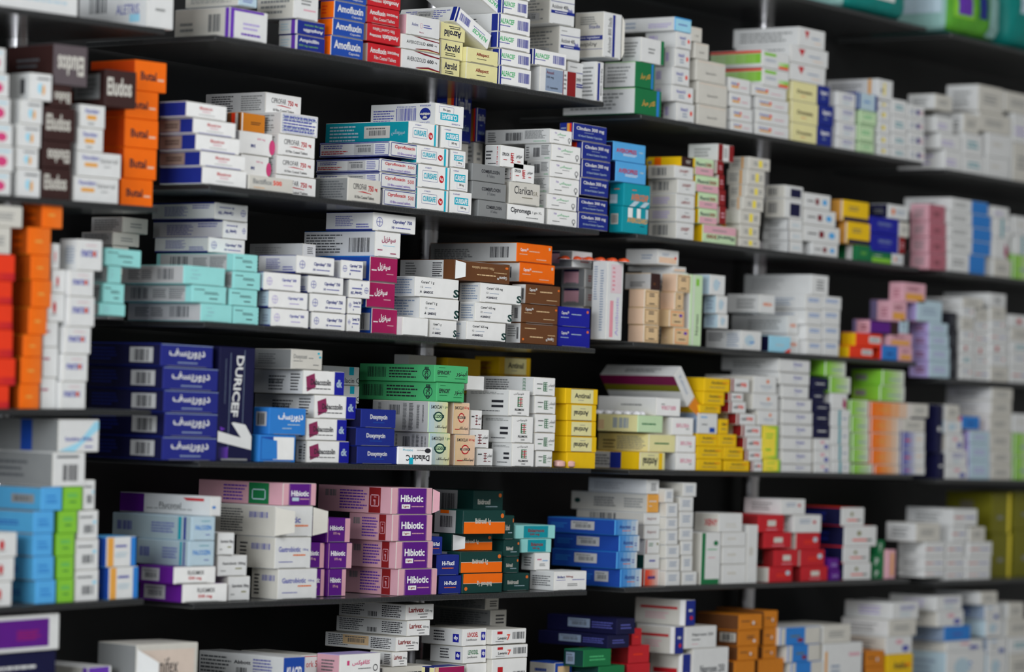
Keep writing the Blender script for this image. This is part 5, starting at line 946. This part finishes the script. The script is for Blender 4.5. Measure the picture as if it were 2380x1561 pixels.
specs = []; problems = []; TINTED = []
stack = None; sno = 0
for ln in BOXES.strip().splitlines():
    if ln.startswith('#'):
        a = ln[1:].split(' ', 2); stack = [a[0], float(a[1])/1000, a[2]]; continue
    key, inset, phrase = stack; b = key[0]
    items = [t for t in ln.split(';') if t.strip()]; base = None; prev_rot = 0
    for i, it in enumerate(items):
        a = it.split(); des = a[0]; xl, xr, yt = map(float, a[1:4]); o = {}
        for q in a[4:]: o[q[0]] = float(q[1:]) if len(q) > 1 else 1.0
        Y = YF + (o['i']/1000 if 'i' in o else inset)
        if 'q' in o:
            P = at(xl, yt, Y)
            specs.append(dict(des=des, P=P, w=o['w']/1000, h=o['h']/1000, d=o.get('d', 95)/1000, yaw=0, q=radians(o['q']), flip='f' in o, key=key, phrase=phrase, i=i, n=len(items), e=o.get('e', 0)/1000, m=o.get('m', 0)/1000, lift=0, area=9e9, xl=xl)); continue
        T_ = at(xl, yt, Y); ztop = T_.z
        if 'b' in o: z0 = at(xl, o['b'], Y).z; base = z0 - shelf_z(key, T_.x)
        elif base is None: base = .0004
        z0 = shelf_z(key, T_.x) + base
        lift = base if 'b' in o and 'z' not in o else 0
        h = ztop - z0 - .0002
        if h < .004: problems.append(f'thin {des} {key} {phrase} {i} h={h:.4f}'); h = .006
        yaw = radians(o.get('y', 0)); D = Vector((cos(yaw), -sin(yaw), 0))
        P = Vector((T_.x, Y, z0))
        w_ = reach(Vector((T_.x, Y, ztop)), D, xr) - .0006
        Dn = Vector((sin(yaw), cos(yaw), 0))
        dd = o.get('d', 100 if b != 'L' else 110)/1000
        if 's' in o: dd = reach(Vector((T_.x, Y, ztop)), Dn, o['s'])
        lim = YF + .255 - Y
        if dd > lim: dd = lim
        if dd < .02: problems.append(f'shallow {des} {key} {i} d={dd:.3f}'); dd = .05
        specs.append(dict(des=des, P=P, w=w_, h=h, d=dd, yaw=yaw, q=0, flip='f' in o, key=key, phrase=phrase, i=i, n=len(items), e=o.get('e', 0)/1000, m=o.get('m', 0)/1000, lift=lift, xl=xl,
                          area=(min(xr, 2380) - max(xl, 0) + (min(160, xl - max(o['s'], 0)) if 's' in o else 14))*h*1500))
        base = ztop - shelf_z(key, T_.x) + .0002
# neighbours on one shelf must not run into each other: trim the wider face or slide one back
def rng(s): return (s['P'].x, s['P'].x + s['w']*cos(s['yaw'])), (s['P'].y - s['w']*sin(s['yaw']), s['P'].y + s['d']), (s['P'].z, s['P'].z + s['h'])
for it_ in range(4):
    for a in range(len(specs)):
        for c_ in range(a):
            A, B = specs[a], specs[c_]
            if A['q'] or B['q']: continue
            ra, rb = rng(A), rng(B); ov = [min(ra[k][1], rb[k][1]) - max(ra[k][0], rb[k][0]) for k in range(3)]
            if min(ov) <= .0003: continue
            if ov[2] < .0045:                                # slight height misfit: rest the upper on the lower
                up, lo = (A, B) if ra[2][0] > rb[2][0] else (B, A)
                dz = ov[2] + .0001
                lo['h'] -= dz
                continue
            lf, rt = (A, B) if ra[0][0] < rb[0][0] else (B, A)
            if ov[0] < .014 and ov[0] < .4*lf['w']:
                lf['w'] -= (ov[0] + .0004)/cos(lf['yaw'])
            elif ov[1] < .10:
                fr, bk = (A, B) if ra[1][0] < rb[1][0] else (B, A)
                fr['d'] = max(.03, fr['d'] - ov[1] - .001)
                ra2 = rng(fr)[1][1]; rb2 = rng(bk)[1][0]
            else: 
                if it_ == 3: problems.append(f"clash {A['des']} {A['phrase']} {A['key']} x {B['des']} {B['phrase']} ov={[round(v,3) for v in ov]}")
# boxes further back rest on plain cartons that stand hidden behind the front row
for s in [t for t in specs if t['lift'] > .006]:
    n_ = max(1, math.ceil(s['lift']/.045)); hh = s['lift']/n_
    for j in range(n_):
        c_ = dict(s, des='nv2' if s['des'] == 'pnk' else 'wrs', P=Vector((s['P'].x, s['P'].y + .004, s['P'].z - s['lift'] + j*hh + .0003)), h=hh - .0004, d=max(.03, s['d'] - .006), yaw=0, q=0, i=90, n=91, lift=0, area=0, e=0, m=0)
        for _ in range(3):
            r0 = rng(c_); hit = [t for t in specs if t is not s and not t['q'] and all(min(r0[k][1], rng(t)[k][1]) - max(r0[k][0], rng(t)[k][0]) > .0003 for k in range(3))]
            if not hit: break
            push = max(rng(t)[1][1] for t in hit) + .001 - r0[1][0]
            c_['P'].y += push; c_['d'] -= push
            if c_['d'] < .02: break
        if c_['d'] >= .02 and not hit: specs.append(c_)
if problems: print('PROBLEMS', len(problems)); print('\n'.join(problems))
print('N BOXES', len(specs))
order = sorted(range(len(specs)), key=lambda k: -specs[k]['area'])
KEEP = set(order[:298])
stuff = MB()
UPS = ['lowest', 'second up', 'third up', 'fourth up', 'fifth up', 'sixth up', 'seventh up', 'eighth up', 'ninth up']
seen = {}
FOUND = {}
def loose_flaps(root, s):
    fc = DES[s['des']][0]; w_, h_ = s['w'], s['h']
    for kind, L_ in (('e', s.get('e')), ('m', s.get('m'))):
        if not L_: continue
        ang = radians(20 if kind == 'e' else 35); sx = 1
        x0 = w_ if kind == 'e' else 0.0
        col = {'mgb': 'o', 'acs': 'w', 'gaf': 'w', 'mfx': 'W'}.get(s['des'], 'W' if kind == 'm' else fc)
        mb = MB(); dx, dy = L_*cos(ang), -L_*sin(ang); t = .0004
        a = [(x0, -.001, h_*.04), (x0 + dx, -.001 + dy, h_*.16), (x0 + dx, -.001 + dy, h_*.84), (x0, -.001, h_*.96)]
        b_ = [(p[0] + .0002, p[1] - t, p[2]) for p in a]
        mb.face(b_, col); mb.face(a[::-1], 'w')
        for i in range(4): j = (i+1) % 4; mb.face([a[i], a[j], b_[j], b_[i]], 'w')
        mb.build('tuck_flap', root)
rj = random.Random(5)
for k, s in enumerate(specs):
    far = s['key'][0] == 'F' or s['xl'] > 1880
    near = 2 if s['key'][0] == 'C' else (0 if far else 1)
    M_ = Matrix.Translation(s['P']) @ Matrix.Rotation(-s['yaw'], 4, 'Z')
    if s['q']: M_ = M_ @ Matrix.Rotation(s['q'], 4, 'Y')
    elif s['key'][0] == 'L': M_ = M_ @ Matrix.Rotation(-math.atan(TILT), 4, 'Y')
    body, flap, let, sl, bc, st, st2, fb = carton('medicine_box', s['des'], s['w'], s['h'], s['d'], s['flip'], M_, near)
    if s['des'] == 'mgb':
        for q0, q1, kk in ((0, .3, 'mg'), (.3, .5, 'J')): body.face([(s['w']*q0, 0, -.0002), (s['w']*q0, s['d'], -.0002), (s['w']*q1, s['d'], -.0002), (s['w']*q1, 0, -.0002)], kk)
    if k not in KEEP:
        for m_ in (body, flap, let, sl, bc, st, st2, fb): stuff.add(m_, M_)
        continue
    root = body.build('medicine_box')
    root.matrix_world = M_
    loose_flaps(root, s); FOUND[(s['key'], s['phrase'], s['i'])] = s
    n = s['n']; pos = '' if n == 1 else ('topmost' if s['i'] == n-1 else UPS[s['i']])
    dsc = DES[s['des']][5]
    loc = f"{ORDN[int(s['key'][1])]} shelf, {BAYN[s['key'][0]]}"
    lab = f"{dsc}, {pos + ' of ' if pos else 'alone as the '}{s['phrase']} stack, {loc}"
    if len(lab.split()) > 16: lab = f"{dsc}, {pos + ' of ' if pos else ''}{s['phrase']} stack, {loc}".replace('white box with', 'box with')
    if len(lab.split()) > 16: lab = lab.replace(' lettering', '').replace('small ', '')
    if len(lab.split()) > 16: print('LONG', len(lab.split()), lab)
    if lab in seen: print('DUP', lab)
    seen[lab] = 1
    tag(root, lab, 'medicine box', f"medicine boxes on the {ORDN[int(s['key'][1])]} shelf of the {BAYN[s['key'][0]]}")
    if far:
        for m_ in (let, fb, st):
            if m_.f: flap.add(m_, Matrix.Identity(4))
        flap.build('end_flap', root)
        for m_, nm in ((sl, 'side_lettering'), (bc, 'barcode'), (st2, 'price_sticker')):
            if m_.f: m_.build(nm, root)
    else:
        fl = flap.build('end_flap', root)
        for m_, nm, pa in ((let, 'lettering', fl), (fb, 'barcode', fl), (st, 'price_sticker', fl), (sl, 'side_lettering', root), (bc, 'barcode', root), (st2, 'price_sticker', root)):
            if m_.f: m_.build(nm, pa)
if stuff.f:
    tag(stuff.build('medicine_boxes'), 'small out-of-focus medicine boxes packed along the farther shelves', 'medicine boxes', kind='stuff')

# ------------------------------------------------------------------ loose things: blister strips, tablets, soft packs
def ball(mb, cx_, cy_, cz, rx, ry, rz, k, dome=False, nu=14, nv=8):
    lo = 0 if dome else -pi/2
    ring = lambda j: [(cx_ + rx*cos(lo + (pi/2 - lo)*j/nv)*cos(2*pi*i/nu), cy_ + ry*cos(lo + (pi/2 - lo)*j/nv)*sin(2*pi*i/nu), cz + rz*sin(lo + (pi/2 - lo)*j/nv)) for i in range(nu)]
    for j in range(nv):
        a, b = ring(j), ring(j + 1)
        for i in range(nu): mb.face([a[i], a[(i+1) % nu], b[(i+1) % nu], b[i]], k)
m_caps = plain('orange_capsule', (.75, .09, .02), .12, spec=.7)
m_pvc = plain('white_pocket', (.8, .8, .82), .15, spec=.7)
m_pink = plain('pink_tablet', (.72, .42, .38), .35)
def blister(name, label, P, yaw, L_, W_, n, km):
    e = bpy.data.objects.new('blister_strip', None); C.objects.link(e); e.location = P; e.rotation_euler = (0, 0, yaw)
    tag(e, label, 'blister strip')
    mb = MB(); mb.box(0, L_, 0, W_, 0, .0005, m_foil, ch=.0001); mb.build('foil', e)
    for r_ in range(2):
        for i in range(n):
            mb = MB(); ball(mb, L_*(i + .5)/n, W_*(.27 + .46*r_), .0005, L_/n*.44, W_*.2, .0062, km, dome=True)
            mb.build('pocket', e, smooth=True)
s = FOUND.get(('R3', 'tall pink-striped', 0))
if s:
    zt = s['P'].z + s['h'] + .0004
    blister('blister_strip', 'foil blister strip of orange capsules lying on the tall upright white box', (s['P'].x - .045, s['P'].y + .062, zt), -radians(42), .118, .036, 6, m_caps)
s = FOUND.get(('R4', 'pale lime', 1))
if s:
    zt = s['P'].z + s['h'] + .0004
    blister('blister_strip', 'blister strip of white pockets lying on the pale lime box', (s['P'].x + .033, s['P'].y + .002, zt), radians(90), .115, .030, 6, m_pvc)
for px, lab in ((1299, 'pink tablet next to the ladder-marked boxes, beside its twin'), (1322, 'pink tablet nearer the shelf end, beside its twin')):
    P = at(px, 1088, YF + .012); r_ = .0095; mb = MB()
    tube(mb, 0, 0, r_, .003, .0085, m_pink, 20); ball(mb, 0, 0, .0085, r_, r_, .003, m_pink, dome=True, nu=20)
    ball(mb, 0, 0, .003, r_, r_, -.003, m_pink, dome=True, nu=20)
    o = mb.build('pink_tablet', smooth=True); o.location = (P.x, P.y, SH['C4'] + EYE + .0003)
    tag(o, lab, 'tablet', 'pink tablets on the fourth shelf')

def soft_pack(label, key, xl, xr, yt, dd, fcol, scol, tcol, front_art, side_art):
    Y = YF + .006; T_ = at(xl, yt, Y); z0 = SH[key] + EYE + .0006
    w_ = reach(T_, Vector((1, 0, 0)), xr); h_ = T_.z - z0
    e = bpy.data.objects.new('soft_pack', None); C.objects.link(e); e.location = (T_.x, Y, z0)
    tag(e, label, 'soft pack', 'soft packs on the top shelves')
    B = .012
    def S(a, b, c_):       # a, b, c in 0..1 on the pack's box, rounded and bulged
        p = [(a-.5)*2, (b-.5)*2, (c_-.5)*2]; q = [abs(v)**6 for v in p]; n = sum(q)**(1/6.) if sum(q) else 1
        x, y, z = (v/n*max(abs(u) for u in p) for v, u in zip(p, p))
        bl = B*(1 - x*x)*(1 - z*z) if True else 0
        wr = .0012*sin(a*23 + c_*7)*sin(c_*17 + b*9)
        return ((x+1)/2*w_ + (-wr if a < .02 else 0), (y+1)/2*dd + (-(bl*.6) - wr if p[1] < -.99 else 0), (z+1)/2*h_)
    mb = MB(); n = 12
    def grid(f, k):
        for i in range(n):
            for j in range(n): mb.face([f(i/n, j/n), f((i+1)/n, j/n), f((i+1)/n, (j+1)/n), f(i/n, (j+1)/n)], k)
    grid(lambda u, v: S(u, 0, v), fcol); grid(lambda u, v: S(1-u, 1, v), fcol); grid(lambda u, v: S(0, 1-u, v), scol)
    grid(lambda u, v: S(1, u, v), scol); grid(lambda u, v: S(u, v, 1), tcol); grid(lambda u, v: S(u, 1-v, 0), tcol)
    bm_ = mb.build('wrapper', e, smooth=True)
    for nm, art, f in (('front_print', front_art, lambda u, v, l: tuple(p + q for p, q in zip(S(u, 0, v), (0, -.0008*l, 0)))), ('side_print', side_art, lambda u, v, l: tuple(p + q for p, q in zip(S(0, 1-u, v), (-.0008*l, 0, 0))))):
        pm = MB()
        for l, (x0, y0, x1, y1, k) in enumerate(art):
            for i in range(5):
                for j in range(5):
                    us = [x0 + (x1-x0)*t/5 for t in (i, i+1)]; vs = [y0 + (y1-y0)*t/5 for t in (j, j+1)]
                    pm.face([f(us[0], vs[0], l+1), f(us[1], vs[0], l+1), f(us[1], vs[1], l+1), f(us[0], vs[1], l+1)], k)
        if pm.f: pm.build(nm, e)
PAL['tg'] = '0f7f78'; PAL['tl'] = '8fb9b4'; PAL['gg'] = '5aa332'
soft_pack('lime green soft pack with violet squares and pale teal side, far bay top shelf', 'F0', 2205, 2335, -60, .20, 'gg', 'tl', 'tg',
          [(.1, .3, .42, .8, 'L'), (.16, .36, .38, .72, 'v'), (.5, .36, .64, .74, 'N'), (.68, .05, 1, .95, 'tl')], [(.25, .4, .5, .6, 'v'), (.5, .35, .95, .7, 'z')])
soft_pack('dark teal soft pack behind the lime green one, far bay top shelf', 'F0', 2342, 2430, -60, .20, 'tg', 'tg', 'tg', [(.3, .5, .8, .9, 'z')], [])
soft_pack('teal soft pack with white print, third bay top shelf', 'R0', 1965, 2120, -90, .19, 'tg', 'tl', 'tg', [(.05, .35, .7, .8, 'W')], [(.2, .3, .8, .6, 'z')])
